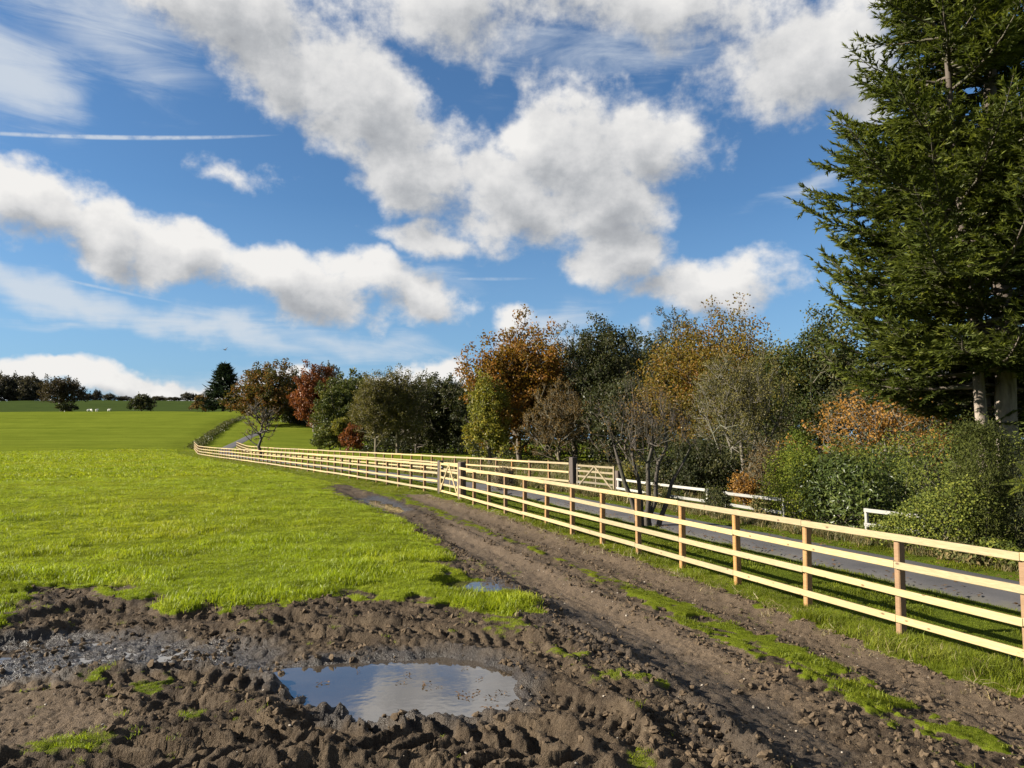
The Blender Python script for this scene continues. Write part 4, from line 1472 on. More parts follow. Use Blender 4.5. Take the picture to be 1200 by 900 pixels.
def skeleton_mesh(mb, nodes, par, r_tip, r_trunk, power=.5, att=.5, min_sides=4, nt=0):
    n = len(nodes)
    cnt = np.zeros(n)
    kids = np.bincount(par[par >= 0], minlength=n)
    cnt[kids == 0] = 1
    for i in range(n - 1, 0, -1):       # children always come after their parents
        if par[i] >= 0:
            cnt[par[i]] += cnt[i]
    r = r_tip * cnt ** power
    r *= 1 + (r_trunk / max(r[0], 1e-6) - 1) * np.clip((r - r_tip) / max(r[0] - r_tip, 1e-6), 0, 1)
    if nt:
        r[:nt] *= np.linspace(1, .5, nt) if kids[nt - 1] else np.linspace(1, .12, nt)
        for i in range(nt, n):
            r[i] = min(r[i], r[par[i]] * .95 + 1e-4)
    main = np.full(n, -1)
    for i in range(1, n):
        p = par[i]
        if p >= 0 and (main[p] < 0 or cnt[i] > cnt[main[p]]):
            main[p] = i
    idx = np.array([i for i in range(n) if par[i] >= 0])
    P0, P1 = nodes[par[idx]], nodes[idx]
    din = np.zeros((n, 3)); din[idx] = norm(P1 - P0)
    root = [i for i in range(n) if par[i] < 0]
    for q in root:
        din[q] = (0, 0, 1)
    dout = din.copy()
    ok = main >= 0
    dout[ok] = norm(din[ok] + din[main[ok]])
    ism = main[par[idx]] == idx
    r0 = np.where(ism, r[par[idx]], np.minimum(r[par[idx]], r[idx] * 1.35))
    d0 = np.where(ism[:, None], dout[par[idx]], din[idx])
    d1 = dout[idx]
    thick = r[idx] > r_tip * 5
    tubes(mb, P0[thick], P1[thick], r0[thick], r[idx][thick], d0[thick], d1[thick], 7, att)
    t = ~thick
    tubes(mb, P0[t], P1[t], r0[t], r[idx][t], d0[t], d1[t], min_sides, att)
    return r, kids


def crown_points(g, n, rx, rz, zc, shell=.42, lump=.35, flat=.15, squash_low=1.0):
    d = norm(g.normal(0, 1, (n, 3)))
    rad = g.random(n) ** shell
    ph = g.uniform(0, 6.28, 6)
    lum = 1 + lump * (.5 * np.sin(3 * np.arctan2(d[:, 1], d[:, 0]) + ph[0] + 2 * d[:, 2]) + .35 * np.sin(5 * d[:, 2] + ph[1] + 2 * np.arctan2(d[:, 1], d[:, 0])) + .3 * np.sin(7 * d[:, 0] + ph[2]) * np.cos(6 * d[:, 1] + ph[3]))
    p = d * (rad * lum)[:, None]
    low = p[:, 2] < 0
    p[low, :2] *= 1 + .45 * np.minimum(1, -p[low, 2:3])
    p[low, 2] *= squash_low
    return np.column_stack([p[:, 0] * rx, p[:, 1] * rx, zc + p[:, 2] * rz])


TREE_KINDS = {
    # leaf material, bark, leaf cover, shell exponent, clump nodes, twigs per tip, lump
    'oak': dict(cap=24000, leaf=L_OAK, bark=M_BARK, cover=3.4, shell=.40, nodes=420, twigs=1, lump=.42),
    'oakdark': dict(cap=18000, leaf=L_OAKDARK, bark=M_BARK, cover=4.2, shell=.38, nodes=320, twigs=1, lump=.30),
    'copper': dict(cap=15000, leaf=L_COPPER, bark=M_BARK, cover=4, shell=.4, nodes=260, twigs=1, lump=.3),
    'green': dict(leaf=L_GREEN, bark=M_BARK, cover=4, shell=.4, nodes=300, twigs=1, lump=.3),
    'yellow': dict(cap=15000, leaf=L_YELLOW, bark=M_BARK, cover=3.8, shell=.45, nodes=280, twigs=1, lump=.3),
    'olive': dict(cap=15000, leaf=L_OLIVE, bark=M_TWIG, cover=2.0, shell=.5, nodes=420, twigs=2, lump=.3),
    'dark': dict(leaf=L_DARK, bark=M_BARK, cover=3.4, shell=.5, nodes=320, twigs=3, lump=.3),
    'bare': dict(leaf=L_DARK, bark=M_BARK, cover=.75, shell=.5, nodes=480, twigs=6, lump=.3),
    'brownbare': dict(leaf=L_BROWN, bark=M_TWIG, cover=1.0, shell=.5, nodes=380, twigs=5, lump=.3),
    'thinbare': dict(leaf=L_BROWN, bark=M_BARK_DARK, cover=.12, shell=.6, nodes=130, twigs=4, lump=.2),
    'willow': dict(cap=24000, leaf=L_OLIVE, bark=M_BARK_GREY, cover=.95, shell=.6, nodes=380, twigs=4, lump=.25),
    'maple': dict(cap=9000, leaf=L_MAPLE, bark=M_BARK_GREY, cover=.62, shell=.5, nodes=330, twigs=2, lump=.3),
    'bush': dict(leaf=L_GREEN, bark=M_BARK, cover=4.5, shell=.4, nodes=160, twigs=2, lump=.35),
}


def tree_meshes(kind, Hh, rx, D, seed, cb=.25, trunk_r=None, stems=None, leafsize=1.9, dens=1.0, leaf=None, twig_len=None, up=.5, cap=None):
    """trunk-and-branches mesh and crown mesh, base at the origin"""
    k = TREE_KINDS[kind]
    g = np.random.default_rng(seed)
    zb = Hh * cb
    rz = (Hh - zb) / 2 * .92; zc = zb + (Hh - zb) / 2
    n = int(k['nodes'] * dens)
    pts = crown_points(g, n, rx * .93, rz, zc, k['shell'], k['lump'])
    pts = pts[pts[:, 2] > Hh * .06]
    trunk_r = trunk_r or max(.10, Hh * .022)
    nodesA, parA = [], []
    if stems is None:
        stems = [(0, 0, 0, 0, 1.0)]
    # stems: foot offset, lean at crown height
    owner = np.argmin(np.stack([np.hypot(pts[:, 0] - s[2] * .9, pts[:, 1] - s[3] * .9) for s in stems]), axis=0)
    wood = MB()
    tips, tdir = [], []
    allp, allr = [], []
    for si, (fx, fy, lx, ly, kk) in enumerate(stems):
        q = pts[owner == si] if len(stems) > 1 else pts
        ztop = zb + (Hh - zb) * .55
        nt = 7
        u = np.linspace(0, 1, nt)
        wob = g.normal(0, .012 * Hh, (nt, 2)); wob[0] = 0
        tr = np.column_stack([fx + (lx - fx) * u ** 1.2 + wob[:, 0], fy + (ly - fy) * u ** 1.2 + wob[:, 1], -.25 + (ztop + .25) * u])
        if not len(q):
            continue
        N_, P_ = grow(q, tr, .35)
        tip_r = max(.006, .35 * D / 890)
        r, kids = skeleton_mesh(wood, N_, P_, tip_r, trunk_r * kk, .46, .5, 4, nt)
        allp.append(N_[nt:]); allr.append(r[nt:])
        term = (np.arange(len(N_)) >= nt) & (kids <= 1)
        tips.append(N_[term])
        dd = np.zeros_like(N_); dd[1:] = norm(N_[1:] - N_[np.maximum(P_[1:], 0)])
        tdir.append(dd[term])
    if not tips:
        return None
    tips = np.concatenate(tips); tdir = np.concatenate(tdir)
    # twigs
    tl = twig_len or (.12 * rx + .25)
    m = k['twigs']
    if m:
        B = np.repeat(tips, m, 0)
        out = norm(B - np.array([0, 0, zc - rz * .6]))
        Dd = norm(np.repeat(tdir, m, 0) * .5 + out * .6 + np.array([0, 0, up]) + g.normal(0, .45, B.shape))
        ln = tl * g.uniform(.5, 1.3, len(B))
        tr_ = max(.0035, .26 * D / 890)
        E = B + Dd * ln[:, None]
        spikes(wood, B, E, np.full(len(B), tr_), .6)
        u = g.uniform(.3, .8, (len(B), 1))
        B2 = B + (E - B) * u
        D2 = norm(Dd + g.normal(0, .55, B.shape))
        spikes(wood, B2, B2 + D2 * (ln * .55)[:, None], np.full(len(B), tr_ * .8), .7)
        ends = np.concatenate([E, B2 + D2 * (ln * .4)[:, None], B])
    else:
        ends = tips
    # leaves
    size = max(.045, leafsize * D / 890)
    area = math.pi * rx * (Hh - zb) / 2
    nl = int(k['cover'] * area * .9 / (size * size * .42))
    nl = int(nl * 2.3)
    cap = cap or k.get('cap', 11000)
    if nl > cap:
        size *= min(1.6, math.sqrt(nl / cap))
        nl = cap
    crown = MB()
    src = ends if k['cover'] < 1.3 else np.concatenate([ends, np.concatenate(allp)])
    j = g.integers(0, len(src), nl)
    sg = .075 * rx + .12 if k['cover'] >= 1.3 else .05 * rx
    C = src[j] + norm(g.normal(0, 1, (nl, 3))) * (g.random((nl, 1)) ** .45) * sg * 1.75 * np.array([1, 1, .8])
    Nn = norm(g.normal(0, 1, (nl, 3)) + norm(C - np.array([0, 0, zc])) * .6 + np.array([0, 0, .5]))
    Dr = g.normal(0, 1, (nl, 3)); Dr[:, 2] -= .3
    nodetint = g.random(len(src))
    leaves(crown, C, Dr, Nn, size * g.uniform(.85, 1.5, nl), size * g.uniform(.65, 1.05, nl), np.clip(.72 * nodetint[j] + .28 * g.random(nl), 0, 1))
    wm = wood.mesh('trunk'); wm.materials.append(k['bark'])
    cm = crown.mesh('crown', False); cm.materials.append(leaf or k['leaf'])
    return wm, cm


def plant(name, kind, label, cat, px, D, top, halfw, group=None, seed=0, sink=.05, **kw):
    X = xat(px, D); z = H(X, D)
    Hh = zat(px, top, D) - z
    rx = halfw * D / 890
    wm, cm = tree_meshes(kind, Hh, rx, D, seed, **kw)
    root = thing(name, label, cat, (X, D, z - sink), 0, group)
    link('trunk', wm, None, root); link('crown', cm, None, root)
    return root


WOOD = 'trees of the autumn wood beyond the fences'
EDGE = 'trees along the hillside beyond the lane'
# --- hill side, left of the picture centre
plant('oak_tree', 'oakdark', 'large round rust and dark green oak right of the dark cedar', 'tree', 313, 195, 429, 36, EDGE, 1, cb=.10, leafsize=1.7)
plant('tree', 'dark', 'dark tree in the gap between the round oak and the copper tree', 'tree', 350, 205, 437, 22, EDGE, 2, cb=.08)
plant('copper_beech_tree', 'copper', 'rusty red copper tree on the hillside', 'tree', 368, 180, 432, 27, EDGE, 3, cb=.08, leafsize=1.7)
plant('bare_tree', 'bare', 'thin bare tree top poking up behind the copper tree', 'tree', 384, 210, 423, 16, EDGE, 4, cb=.3)
plant('tree', 'green', 'dark green tree behind the yellowing hillside tree', 'tree', 412, 172, 434, 26, EDGE, 5, cb=.08)
plant('tree', 'yellow', 'yellowing green tree right of the copper tree', 'tree', 398, 145, 447, 30, EDGE, 6, cb=.06, leafsize=1.7, leaf=L_GREEN)
plant('shrub', 'bush', 'dark green bush at the foot of the yellowing hillside tree', 'shrub', 387, 125, 497, 18, EDGE, 7, cb=.03)
plant('shrub', 'bush', 'golden yellow bush low in front of the hillside wood', 'shrub', 399, 124, 489, 11, EDGE, 8, cb=.03, leaf=L_YELLOW)
plant('shrub', 'bush', 'russet bush beside the golden one at the wood edge', 'shrub', 414, 116, 499, 12, EDGE, 9, cb=.03, leaf=L_COPPER)
plant('tree', 'olive', 'tall thin leaved olive tree with a dark straight trunk left of the dark wood', 'tree', 440, 108, 436, 28, EDGE, 10, cb=.18, leafsize=1.5)
plant('tree', 'olive', 'thin leaved olive tree with yellowish top beside the dark wood', 'tree', 466, 110, 432, 30, EDGE, 11, cb=.12, leafsize=1.5)
plant('tree', 'dark', 'shadowed tree behind the two olive trees', 'tree', 452, 125, 446, 30, EDGE, 12, cb=.05)
# --- dark wood in the middle
for i, (px, D, top, hw, kind, lab) in enumerate((
        (488, 118, 444, 24, 'bare', 'leafless tree at the left end of the dark middle wood'),
        (505, 122, 440, 26, 'dark', 'dark leafy tree second from the left in the middle wood'),
        (522, 118, 438, 25, 'dark', 'tallest dark green tree in the middle wood'),
        (540, 120, 443, 24, 'bare', 'bare twiggy tree between the tallest middle tree and the orange oak'),
        (557, 116, 446, 24, 'dark', 'dark tree partly behind the left side of the orange oak'),
        (478, 130, 450, 28, 'dark', 'dark background tree behind the left end of the middle wood'),
        (515, 134, 449, 30, 'dark', 'dark background tree behind the centre of the middle wood'),
        (548, 132, 452, 30, 'dark', 'dark background tree behind the right end of the middle wood'))):
    plant('tree', kind, lab, 'tree', px, D, top, hw, WOOD, 20 + i, cb=.10, leafsize=1.6)
# --- right wood
plant('oak_tree', 'oak', 'big orange brown oak at the front left of the right hand wood', 'tree', 610, 72, 383, 54, WOOD, 40, cb=.10, leafsize=1.8, dens=1.3)
plant('tree', 'yellow', 'yellow green tree at the left foot of the orange oak', 'tree', 573, 68, 436, 24, WOOD, 41, cb=.04, leafsize=1.7)
plant('bare_tree', 'bare', 'grey bare topped tree just right of the orange oak', 'tree', 672, 76, 378, 36, WOOD, 42, cb=.12, leafsize=1.5)
plant('tree', 'dark', 'large dark ivy green tree with twiggy top in the right hand wood', 'tree', 715, 70, 372, 46, WOOD, 43, cb=.08, leafsize=1.6, dens=1.3, cap=22000)
plant('bare_tree', 'brownbare', 'brown twiggy thicket tree at the foot of the orange oak', 'tree', 655, 63, 452, 36, WOOD, 44, cb=.04, leafsize=1.4)
plant('bare_tree', 'bare', 'bare tree top behind the golden rounded tree', 'tree', 795, 88, 362, 40, WOOD, 45, cb=.2, leafsize=1.5)
plant('tree', 'dark', 'dark tree filling the gap left of the golden rounded tree', 'tree', 762, 82, 392, 34, WOOD, 46, cb=.05, leafsize=1.6)
plant('oak_tree', 'oak', 'wide golden green tree with rounded top behind the willow', 'tree', 846, 56, 372, 80, WOOD, 47, cb=.10, leafsize=1.6, dens=1.6, cap=30000, leaf=leaf_mat('leaf_golden_oak', [(0, (.07, .075, .014)), (.45, (.145, .105, .017)), (.8, (.165, .080, .017)), (1, (.10, .045, .014))], trans=.4))
plant('tree', 'green', 'dark green oak between the golden tree and the giant conifer', 'tree', 962, 43, 372, 66, WOOD, 48, cb=.06, leafsize=1.9, dens=1.3, cap=26000, leaf=leaf_mat('leaf_deep_green_oak', [(0, (.020, .030, .010)), (.5, (.045, .058, .015)), (1, (.15, .12, .022))]))
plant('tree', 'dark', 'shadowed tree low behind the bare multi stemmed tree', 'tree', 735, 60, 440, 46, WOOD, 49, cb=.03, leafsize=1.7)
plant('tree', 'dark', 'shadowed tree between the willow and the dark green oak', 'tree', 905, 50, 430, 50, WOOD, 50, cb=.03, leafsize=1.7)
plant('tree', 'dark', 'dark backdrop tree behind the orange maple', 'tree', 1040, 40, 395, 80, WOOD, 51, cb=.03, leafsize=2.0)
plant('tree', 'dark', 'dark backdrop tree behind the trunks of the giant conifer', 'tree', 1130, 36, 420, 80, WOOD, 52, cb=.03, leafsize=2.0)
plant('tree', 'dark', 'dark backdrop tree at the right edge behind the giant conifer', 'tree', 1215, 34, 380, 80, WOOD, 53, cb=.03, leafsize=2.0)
# --- near trees
plant('willow_tree', 'willow', 'many stemmed grey willow with thin olive leaves behind the white fence', 'tree', 868, 33, 412, 62, None, 60, cb=.22, trunk_r=.12, leafsize=1.7, dens=1.0,
      stems=[(-.1, 0, -.9, .2, 1.1), (-.35, .1, -1.9, -.3, .8), (.2, 0, 1.2, .3, .9), (.35, .2, 2.0, -.3, .7), (0, .2, .2, .5, .9)], twig_len=.6, up=.8)
plant('bare_tree', 'thinbare', 'bare multi stemmed tree growing between the new fence and the lane', 'tree', 757, 20.6, 450, 62, None, 61, cb=.34, trunk_r=.085, leafsize=1.7, dens=1.0,
      stems=[(-.22, 0, -1.0, .1, .9), (-.12, .05, -.45, .3, .9), (.0, 0, .1, -.2, 1.0), (.1, .05, .65, .2, .9), (.22, 0, 1.45, .0, 1.0)], twig_len=.5, up=1.7)
plant('maple_tree', 'maple', 'small orange maple with a forked grey trunk behind the hedge', 'tree', 1036, 27, 455, 80, None, 62, cb=.26, trunk_r=.12, leafsize=3.2, dens=1.0,
      stems=[(.35, 0, -.1, .1, 1.0)], twig_len=.5)
plant('bare_tree', 'thinbare', 'small dark bare tree between the two far fences', 'tree', 306, 93, 466, 21, None, 63, cb=.2, leafsize=1.5, trunk_r=.22)
plant('shrub', 'brownbare', 'brown withered shrub beside the lane behind the gate', 'shrub', 591, 33.5, 549, 11, None, 64, cb=.03, leafsize=1.6, dens=.5)
plant('shrub', 'bush', 'bright yellow bush beyond the left end of the white fence', 'shrub', 743, 37, 545, 13, None, 65, cb=.03, leaf=L_YELLOW, leafsize=2.2, dens=.6)
plant('shrub', 'bush', 'dark grey green shrub between the bare tree and the willow', 'shrub', 812, 31, 522, 46, None, 66, cb=.03, leaf=L_DARK, leafsize=2.2)
plant('shrub', 'bush', 'small orange bush under the willow', 'shrub', 871, 26.5, 560, 10, None, 67, cb=.03, leaf=L_MAPLE, leafsize=2.6, dens=.5)
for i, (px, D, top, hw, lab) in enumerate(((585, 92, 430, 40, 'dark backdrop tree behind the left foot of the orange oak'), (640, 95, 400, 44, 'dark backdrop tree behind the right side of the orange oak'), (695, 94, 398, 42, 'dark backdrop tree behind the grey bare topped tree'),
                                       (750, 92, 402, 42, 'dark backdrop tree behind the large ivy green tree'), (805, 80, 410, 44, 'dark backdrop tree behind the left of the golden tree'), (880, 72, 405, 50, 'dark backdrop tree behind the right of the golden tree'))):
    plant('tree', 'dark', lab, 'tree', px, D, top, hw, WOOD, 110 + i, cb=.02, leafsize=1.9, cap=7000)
plant('shrub', 'brownbare', 'brown twiggy shrub left of the clipped hedge', 'shrub', 898, 27, 522, 24, None, 68, cb=.03, leafsize=1.7, dens=.7)


# --- far field trees; dark leaf colours stand in for cloud shadow
far1 = plant('oak_tree', 'dark', 'spreading dark oak standing alone on the field at the left', 'tree', 70, 285, 443, 23, None, 70, cb=.22, leafsize=1.5, leaf=leaf_mat('leaf_far_oak_cloud_shade', [(0, (.022, .022, .014)), (1, (.065, .045, .024))]))
plant('shrub', 'bush', 'dark bush under the lone spreading oak', 'shrub', 78, 279, 473, 10, None, 71, cb=.02, leaf=L_DARK, dens=.5)
plant('tree', 'bush', 'small round dark tree on the crest of the field', 'tree', 165, 285, 463, 13, None, 72, cb=.06, leaf=L_DARK, leafsize=1.5)
plant('shrub', 'bush', 'brownish bush at the left foot of the dark cedar', 'shrub', 240, 272, 463, 13, None, 73, cb=.03, leaf=L_BROWN, leafsize=1.5)
FARG = 'far trees along the top of the field'
proto_a = plant('tree', 'dark', 'far dark tree at the left edge of the distant wood', 'tree', -14, 430, 439, 15, FARG, 74, cb=.0, leafsize=1.5, leaf=leaf_mat('leaf_distant_haze', [(0, (.030, .032, .024)), (1, (.075, .062, .04))]))  # leaf colour paled to imitate haze over the distance
for i, (px, top, sx, lab) in enumerate(((3, 437, 1.0, 'tree in the distant dark wood standing second from its left'), (20, 438, 1.05, 'tree in the middle of the distant dark wood'), (34, 438, .95, 'tree in the distant dark wood nearest the lone oak'), (48, 444, .8, 'right hand tree of the distant dark wood beside the lone oak'))):
    D = 430 + 6 * (i % 2)
    X = xat(px, D); z = H(X, D)
    hgt = (zat(px, top, D) - z) / (zat(-14, 439, 430) - H(xat(-14, 430), 430))
    copy_thing(proto_a, (X, D, z - 1.5), i * 1.3 + .4, (sx, sx, hgt), lab)
for i, (px, top, w, lab) in enumerate(((92, 456, .35, 'thin distant tree just right of the lone oak'), (101, 461, .5, 'low distant tree second right of the lone oak'), (112, 457, .4, 'taller of the thin distant trees right of the lone oak'), (127, 461, .5, 'low wide distant tree left of the small round tree'),
                                       (143, 464, .7, 'distant hedge tree nearest left of the small round tree'), (185, 464, .75, 'distant hedge tree nearest right of the small round tree'), (203, 465, .7, 'distant low tree halfway between the small round tree and the cedar'),
                                       (219, 460, .6, 'distant grey tree just left of the cedar'), (231, 462, .5, 'distant brown tree close to the cedar'))):
    D = 440 + 8 * (i % 3)
    X = xat(px, D); z = H(X, D)
    hgt = (zat(px, top, D) - z) / (zat(-14, 439, 430) - H(xat(-14, 430), 430))
    copy_thing(proto_a, (X, D, z - .2), i * .9, (w, w, hgt), lab)


# ------------------------------------------------------------------ conifers
def conifer_meshes(seed, prof, stems, n_br, strip, step, twig_step, droop=.25, upturn=.35, zlo=2.0, trunk_r=.35, top=24., rnd_base=.0, spread=.55, clear=0.):
    """prof: list of (height, branch length); stems: (x, y, lean x, lean y, radius scale, top)"""
    g = np.random.default_rng(seed)
    wood, limbs, fol = MB(), MB(), MB()
    pz, pr = [p[0] for p in prof], [p[1] for p in prof]
    for (fx, fy, lx, ly, kr, st) in stems:
        n = 14
        u = np.linspace(0, 1, n)
        path = np.column_stack([fx + (lx - fx) * u, fy + (ly - fy) * u, -.3 + (st + .3) * u]) + np.column_stack([g.normal(0, .05, n), g.normal(0, .05, n), np.zeros(n)])
        rad = trunk_r * kr * (1 - u) ** .8 + .02
        rad[0] *= 1.35
        tubes(wood, path[:-1], path[1:], rad[:-1], rad[1:], None, None, 9, .4)
    ns = len(stems)
    si = g.integers(0, ns, n_br)
    vis = np.where(g.random(n_br) < .92, g.random(n_br) * .62, .62 + .38 * g.random(n_br)) if clear else g.random(n_br) ** .85
    for b in range(n_br):
        fx, fy, lx, ly, kr, st = stems[si[b]]
        zz = zlo + ((min(st * .97, 17.0) if vis[b] < .62 else st * .99) - zlo) * (vis[b] / .62 if vis[b] < .62 else vis[b])
        az = g.uniform(0, 2 * math.pi)
        u = min(1.0, zz / st)
        o = np.array([fx + (lx - fx) * u, fy + (ly - fy) * u, zz])
        Lb = np.interp(zz, pz, pr) * g.uniform(.55, 1.08)
        if Lb < .25:
            continue
        m = max(5, int(Lb / .45))
        t = np.linspace(0, 1, m)
        if clear and zz > 6 and si[b] in (0, 3) and ((math.sin(az) < -.3 and g.random() < .6) or g.random() < .3):
            continue
        if clear and zz < clear and math.sin(az) < .1:
            continue
        h = np.array([math.cos(az), math.sin(az), 0.0])
        rise = g.uniform(.02, .22)
        zc = Lb * (rise * t - droop * t ** 1.6 * g.uniform(.6, 1.3) + upturn * t ** 3.5 * g.uniform(.7, 1.4))
        side = np.array([-h[1], h[0], 0.0])
        wob = np.cumsum(g.normal(0, .06, m)) * .5 * Lb / 4
        path = o + h[None] * (Lb * t)[:, None] + side[None] * wob[:, None] + np.column_stack([np.zeros(m), np.zeros(m), zc])
        r = (.018 + .011 * Lb) * (1 - t) + .006
        tubes(limbs, path[:-1], path[1:], r[:-1], r[1:], None, None, 4, .5)
        # side shoots
        k = max(4, int(Lb * .82 / twig_step))
        tt = np.linspace(.18, 1, k) ** .9
        tt = np.repeat(tt, 2)[:-1]
        sgn = np.tile([1, -1], k)[:len(tt)]
        idx = np.clip(tt * (m - 1), 0, m - 1.001)
        i0 = idx.astype(int); fr = (idx - i0)[:, None]
        Bp = path[i0] * (1 - fr) + path[i0 + 1] * fr
        tan = norm(path[i0 + 1] - path[i0])
        ln = np.clip(spread * Lb * (1.02 - tt) * .75 + .22, .2, 1.3) * g.uniform(.6, 1.2, len(tt))
        dd = norm(tan * g.uniform(.45, .9, (len(tt), 1)) + side[None] * (sgn * g.uniform(.5, 1.0, len(tt)))[:, None] + np.column_stack([np.zeros(len(tt)), np.zeros(len(tt)), g.normal(-.05, .22, len(tt))]))
        dd[-1] = tan[-1]
        E = Bp + dd * ln[:, None]
        spikes(limbs, Bp, E, np.full(len(Bp), .007), .5)
        # sprays
        ks = np.maximum(3, (ln / step).astype(int))
        rep = np.repeat(np.arange(len(tt)), ks)
        uu = g.random(len(rep)) ** .8
        c = Bp[rep] + dd[rep] * (ln[rep] * uu)[:, None]
        sd = norm(np.cross(dd[rep], np.array([0, 0, 1.0])) + 1e-6)
        dir_ = norm(dd[rep] * .9 + sd * g.normal(0, .62, (len(rep), 1)) + np.column_stack([np.zeros(len(rep)), np.zeros(len(rep)), g.normal(.05, .35, len(rep))]))
        L = strip * g.uniform(.6, 1.35, len(rep))
        nn = norm(np.array([0, 0, 1.0]) + g.normal(0, .55, (len(rep), 3)))
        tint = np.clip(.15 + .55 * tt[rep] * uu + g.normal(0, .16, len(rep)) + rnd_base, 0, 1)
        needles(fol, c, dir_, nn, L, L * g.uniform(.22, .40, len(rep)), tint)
    wm = wood.mesh('trunk'); fm = fol.mesh('crown', False); lm = limbs.mesh('branches')
    lm.materials.append(M_BARK)
    return wm, fm, lm


def conifer(name, label, px, D, ms, bark, leaf, rz=0, sink=.05):
    wm, fm, lm = ms
    X = xat(px, D)
    root = thing(name, label, 'tree', (X, D, H(X, D) - sink), rz)
    wm.materials.append(bark); fm.materials.append(leaf)
    link('trunk', wm, None, root); link('branches', lm, None, root); link('crown', fm, None, root)
    return root


ms = conifer_meshes(5, [(1.8, 1.2), (3.2, 3.3), (4.6, 4.8), (6.5, 5.2), (8.5, 5.5), (10.5, 4.4), (12.5, 3.2), (15, 2.7), (18, 2.2), (24, .3)],
                        [(0, 0, .1, .2, 1.15, 23), (-.75, -.3, -1.9, -.6, .62, 19), (-.3, .6, -.2, 1.6, .75, 21), (1.15, .4, 2.6, .2, .8, 20)], 640, .185, .0205, .165,
                        droop=.22, upturn=.34, zlo=2.6, trunk_r=.27, clear=4.3)
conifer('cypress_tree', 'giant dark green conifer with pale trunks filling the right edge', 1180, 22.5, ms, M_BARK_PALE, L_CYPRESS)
ms = conifer_meshes(8, [(0, 5.0), (1.5, 8.2), (4, 8.4), (8, 6.2), (12, 4.0), (15, 2.0), (17, .5)], [(0, 0, .2, 0, 1.0, 17.0)], 260, 1.5, .13, .65, droop=.12, upturn=.10, zlo=.6, trunk_r=.45, spread=.4)
conifer('cedar_tree', 'dark tiered cedar standing at the end of the far field', 261, 268, ms, M_BARK, L_CEDAR)


# ------------------------------------------------------------------ hedges and shrubs of the garden edge
def hedge_mesh(seed, size, n, leaf_l, leaf_w, shape=2.6, lump=.12, tint=(0, 1), droop=.2, profile=None, ragged=1.0):
    """leafy volume: half-size rx, ry and height h, base on the ground"""
    g = np.random.default_rng(seed)
    rx, ry, h = size
    mb, wood = MB(), MB()
    d = g.normal(0, 1, (n, 3))
    d = d / (np.abs(d) ** shape).sum(1, keepdims=True) ** (1 / shape)
    rad = g.random(n) ** .16
    rad = np.where(g.random(n) < .18, g.random(n) ** .5, rad)
    lum = 1 + lump * (np.sin(4.1 * d[:, 0] * rx + 2 * d[:, 2]) * np.cos(3.7 * d[:, 1] * ry + 1) + .8 * np.sin(9 * d[:, 2] + 5 * d[:, 0] * rx) * np.cos(7 * d[:, 0] * rx + 2)) + g.normal(0, .035, n)
    sprig = np.where(g.random(n) < .05, g.uniform(1.03, 1.16, n), 1.0)
    lum = lum + .10 * ragged * fbm(d[:, 0] * 3.1 * rx + seed, d[:, 2] * 3.3 + d[:, 1] * 2, 3, seed)
    rad = np.where(sprig > 1, 1.0, rad) * sprig
    C = d * (rad * lum)[:, None] * np.array([rx, ry, h / 2]) + np.array([0, 0, h / 2])
    if profile is not None:
        C[:, 2] *= profile(C[:, 0] / rx)
    C[:, 2] = np.maximum(C[:, 2], .02)
    nr = norm(d / np.array([rx, ry, h / 2]))
    Nn = norm(nr * .9 + g.normal(0, .6, (n, 3)) + np.array([0, 0, .25]))
    Dr = norm(np.cross(Nn, g.normal(0, 1, (n, 3)))) + np.array([0, 0, -droop])
    leaves(mb, C, Dr, Nn, leaf_l * g.uniform(.7, 1.25, n), leaf_w * g.uniform(.7, 1.2, n), np.clip(g.uniform(tint[0], tint[1], n), 0, 1))
    k = 60
    B = np.column_stack([g.normal(0, rx * .4, k), g.normal(0, ry * .4, k), np.full(k, -.1)])
    E = C[g.integers(0, n, k)] * np.array([.9, .9, .92])
    spikes(wood, B, E, np.full(k, .018), .5)
    return wood.mesh('branches'), mb.mesh('foliage', False)


def hedge(name, label, cat, px, D, size, n, ll, lw, leaf, seed, rz=None, **kw):
    X = xat(px, D)
    wm, fm = hedge_mesh(seed, size, n, ll, lw, **kw)
    root = thing(name, label, cat, (X, D, H(X, D) - .05), FDIR if rz is None else rz)
    wm.materials.append(M_BARK); fm.materials.append(leaf)
    link('branches', wm, None, root); link('foliage', fm, None, root)
    return root


FDIR = math.atan2(FENCE[2][1] - FENCE[3][1], FENCE[2][0] - FENCE[3][0])
hedge('privet_hedge', 'clipped yellow green hedge end left of the glossy laurel', 'hedge', 931, 21.3, (.85, .65, 1.98), 9000, .06, .04, L_PRIVET, 1, shape=6, lump=.05, ragged=.4)
hedge('laurel_hedge', 'glossy dark laurel bush right of the clipped yellow green hedge', 'hedge', 988, 20.0, (1.35, .85, 1.85), 8000, .13, .055, L_LAUREL, 2, shape=4.5, lump=.12)
hedge('conifer_shrub', 'rounded yellow green shrub behind the top of the clipped hedge', 'shrub', 938, 24, (.5, .5, 2.5), 5000, .08, .03, L_PRIVET, 3, shape=2.4, lump=.2, tint=(0, .6))
hedge('conifer_shrub', 'low green shrub between the clipped hedge and the maple', 'shrub', 990, 24.5, (.8, .6, 2.3), 6000, .08, .03, L_IVY, 4, shape=2.2, lump=.2)
hedge('laurel_shrub', 'dark shaded laurel at the foot of the maple', 'shrub', 1040, 24, (1.5, .9, 2.0), 6000, .13, .055, L_LAUREL, 5, shape=2.4, lump=.2, tint=(0, .4))
hedge('ivy_mound', 'sloping ivy covered mound left of the column conifer', 'hedge', 1086, 16.4, (1.35, .75, 1.75), 13000, .055, .04, L_IVY, 6, shape=3, lump=.10, profile=lambda u: np.clip(.70 + .45 * u, .3, 1.1))
